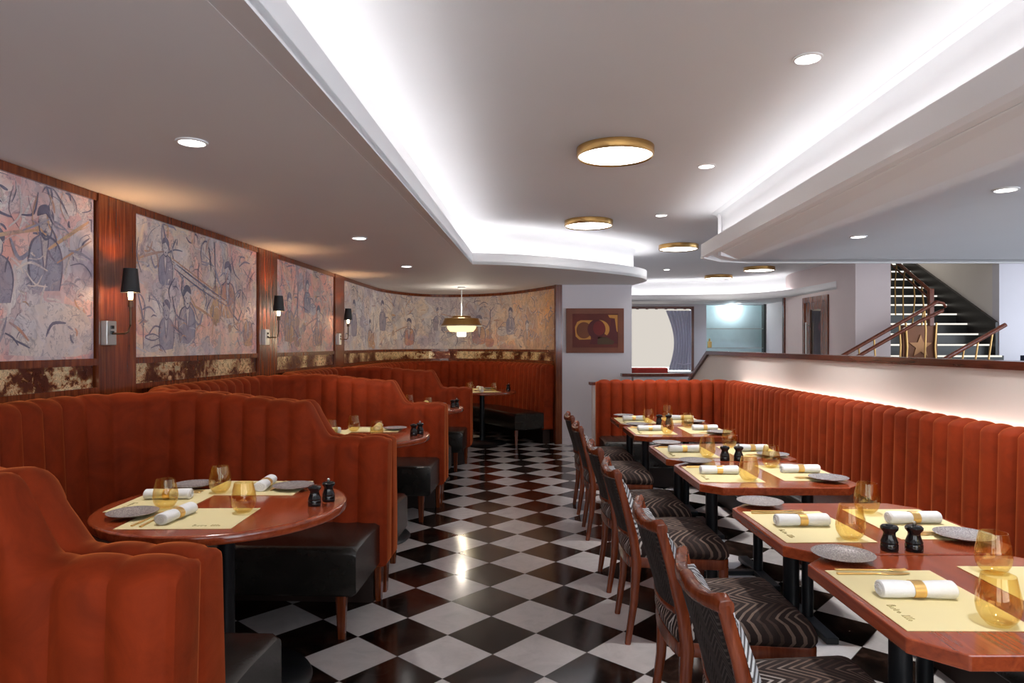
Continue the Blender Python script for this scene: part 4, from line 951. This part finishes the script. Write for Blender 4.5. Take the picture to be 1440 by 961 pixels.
# beams of the lamps of the same rows that stand behind the camera
for x_, y_, z, e_ in ((1.25, 1.15, UP, 110), (-1.4, .5, SOF, 60), (1.2, -.8, UP, 90)): light('SPOT', 'downlight_beam', (x_, y_, z - .02), e_, NEU, spot_size=1.35, spot_blend=.85, shadow_soft_size=.045).rotation_euler = (0, -.16 if x_ > 0 else 0, 0)
for x_, y_ in ((4.6, 2.5), (4.6, 5), (7, 2.5), (7, 5), (6.5, 8)): light('SPOT', 'downlight_beam', (x_, y_, SOF - .02), 45, COOL, spot_size=2.6, spot_blend=.85, shadow_soft_size=.05)  # unseen cool spots without fixtures, added for bluish light on the right
# brass rimmed disc lights
R_ = .243; e0 = bpy.data.objects.new('disc_light', None); COL.objects.link(e0); e0['category'] = 'ceiling light'
mb = MB(); mb.lathe([(R_, 0), (R_, -.045), (R_ - .008, -.058), (R_ - .014, -.052), (R_ - .016, -.045)], 64, capb=False, capt=False); mb.build('brass_rim', M['brass'], e0, smooth=40)
mb = MB(); mb.lathe([(R_ - .015, -.047), (R_ - .05, -.052), (.001, -.054)], 64); mb.build('diffuser', M['disc'], e0, smooth=60)
disc_ = Maker(e0)
for x_, y_, lb in ((.652, 4.28, 'largest brass-rimmed disc light, nearest on the raised ceiling'), (.77, 6.8, 'second brass-rimmed disc light on the raised ceiling, before the curved cove'), (2.08, 8.46, 'brass-rimmed disc light at the tip of the right-hand beam'), (3.98, 10.9, 'brass-rimmed disc light beyond the edge of the blue-grey ceiling'), (3.72, 12.2, 'smallest brass-rimmed disc light, before the far curved cove')):
    disc_((x_, y_, UP), 0, lb, 'brass-rimmed disc lights')
# wall lamps
def sconce(y, label):
    x_ = wl(y) + .036
    root = empty('wall_sconce', (x_, y, 0), label, 'wall lamp', 'black-shaded wall lamps on the pilasters', rot=-TA)
    mb = MB(); mb.box(0, .035, -.085, -.0, 1.385, 1.52, .004); mb.build('back_plate', M['silver'], root)
    mb = MB()
    for z in (1.485, 1.455): mb.box(.035, .042, -.055, -.03, z - .009, z + .009, .002)
    mb.build('switch', M['mill'], root)
    mb = MB(); mb.tube([(.035, -.04, 1.45), (.11, -.04, 1.45), (.115, -.02, 1.46), (.115, 0, 1.5), (.115, 0, 1.63)], .006, 10); mb.lathe([(.014, 1.60), (.014, 1.64)], 14, (.115, 0, 0)); mb.build('arm', M['bronze'], root, smooth=True)
    mb = MB(); mb.lathe([(.010, 1.64), (.012, 1.66), (.012, 1.72), (.006, 1.75)], 14, (.115, 0, 0)); mb.build('candle_bulb', M['bulb'], root, smooth=True)
    mb = MB(); mb.lathe([(.049, 1.68), (.036, 1.815), (.0345, 1.815), (.0475, 1.68), (.049, 1.68)], 32, (.115, 0, 0), capb=False, capt=False); mb.build('shade', M['shadeblack'], root, smooth=40)
    return root
SY = [3.80, 5.93, 8.05]; sl = ['black-shaded wall lamp on the first pilaster, the largest in view', 'black-shaded wall lamp on the second pilaster', 'black-shaded wall lamp on the third pilaster before the curved mural']
s0 = sconce(SY[0], sl[0])
for y, lb in zip(SY[1:], sl[1:]): dup(s0, (wl(y) + .036, y, 0), -TA, lb)
for y in SY:
    ca, sa = math.cos(TA), math.sin(TA)
    light('POINT', 'sconce_glow', (wl(y) + .036 + .115 * ca, y - .115 * sa, 1.662), 9, (1, .5, .22), shadow_soft_size=.015)
    light('POINT', 'sconce_glow', (wl(y) + .036 + .115 * ca, y - .115 * sa, 1.785), 5, (1, .55, .26), shadow_soft_size=.015)
# pendant
pd = empty('pendant_lamp', (-.73, 9.8, 0), 'brass disc pendant with glowing tiers hanging over the corner booth table', 'pendant lamp')
mb = MB(); mb.lathe([(.06, SOF), (.058, SOF - .02), (.012, SOF - .03)], 24); mb.build('ceiling_rose', M['white'], pd, smooth=40)
mb = MB(); mb.tube([(0, 0, SOF - .02), (0, 0, 1.80)], .007, 10); mb.build('stem', M['white'], pd, smooth=True)
mb = MB(); mb.lathe([(.13, 1.775), (.14, 1.79), (.13, 1.80), (.001, 1.80)], 40); mb.build('top_disc', M['brass'], pd, smooth=40)
mb = MB(); mb.lathe([(.298, 1.665), (.27, 1.70), (.245, 1.765), (.12, 1.775), (.12, 1.768), (.238, 1.758), (.262, 1.698), (.296, 1.66)], 56, capb=False, capt=False); mb.build('shade', M['brass'], pd, smooth=40)
mb = MB(); mb.lathe([(.30, 1.662), (.31, 1.656), (.30, 1.65), (.21, 1.655)], 56, capb=False, capt=False); mb.build('rim', M['white'], pd, smooth=40)
mb = MB(); mb.lathe([(.215, 1.662), (.205, 1.62), (.17, 1.575), (.06, 1.565)], 48, capb=False, capt=False); mb.build('glass_tier', M['pend_em'], pd, smooth=40)
mb = MB(); mb.lathe([(.065, 1.575), (.065, 1.51), (.055, 1.50), (.001, 1.50)], 32, capb=False); mb.build('inner_tube', M['pend_core'], pd, smooth=40)
light('POINT', 'pendant_glow', (-.73, 9.8, 1.88), 9, (1, .9, .75), shadow_soft_size=.05)
light('POINT', 'pendant_down', (-.73, 9.8, 1.46), 8, (1, .85, .6), shadow_soft_size=.06)
light('POINT', 'stairwell_lamp', (6.3, 12.5, 4.2), 60, (1, .93, .85), shadow_soft_size=.1)
light('POINT', 'niche_lamp', (4.6, 14.18, 2.15), 11, (.75, .92, 1), shadow_soft_size=.03)

# ------------------------------------------------------------------ world, camera, view
w = bpy.data.worlds.new('world'); scene.world = w; w.use_nodes = True
nt = w.node_tree; bg = nt.nodes['Background']
tc = N(nt, 'ShaderNodeTexCoord'); sp = N(nt, 'ShaderNodeSeparateXYZ'); L(nt, tc.outputs['Generated'], sp.inputs[0])
L(nt, ramp(nt, sp.outputs[0], [(.35, (.57, .585, .60)), (.8, (.70, .80, .94))]), bg.inputs[0]); bg.inputs[1].default_value = 6.5  # outdoor fill for the added openings, bluer towards the right
cam = bpy.data.cameras.new('camera'); co = bpy.data.objects.new('camera', cam); COL.objects.link(co)
co.location = (0, 0, 1.39); co.rotation_euler = (PI / 2, 0, 0)
cam.sensor_width = 36; cam.sensor_fit = 'HORIZONTAL'; cam.lens = 952 / 1440 * 36; cam.shift_y = 4 / 1440; cam.clip_start = .02
scene.camera = co
def portal(loc, rot, sx_, sy_):     # sampling guides at the added fill-light openings (they give no light of their own)
    o = light('AREA', 'fill_opening_portal', loc, 1, shape='RECTANGLE', size=sx_ * K, size_y=sy_ * K); o.rotation_euler = rot; o.data.cycles.is_portal = True
portal((3.35, -1.78, 1.42), (PI / 2, 0, 0), 12, 1.5)
portal((9.38, 4.4, 1.42), (PI / 2, 0, PI / 2), 12, 1.5)
# true size
for me in bpy.data.meshes:
    for v in me.vertices: v.co *= K
    me.update()
for o in scene.objects: o.location *= K
for l in bpy.data.lights:
    l.energy *= K * K
    if hasattr(l, 'shadow_soft_size'): l.shadow_soft_size *= K
vs = scene.view_settings; vs.view_transform = 'Standard'; vs.look = 'None'; vs.gamma = 1; vs.use_curve_mapping = False; vs.exposure = 0.12
scene.cycles.max_bounces = 10; scene.cycles.diffuse_bounces = 5; scene.cycles.glossy_bounces = 5; scene.cycles.transparent_max_bounces = 24
scene.cycles.caustics_reflective = False; scene.cycles.caustics_refractive = False; scene.cycles.sample_clamp_indirect = 6
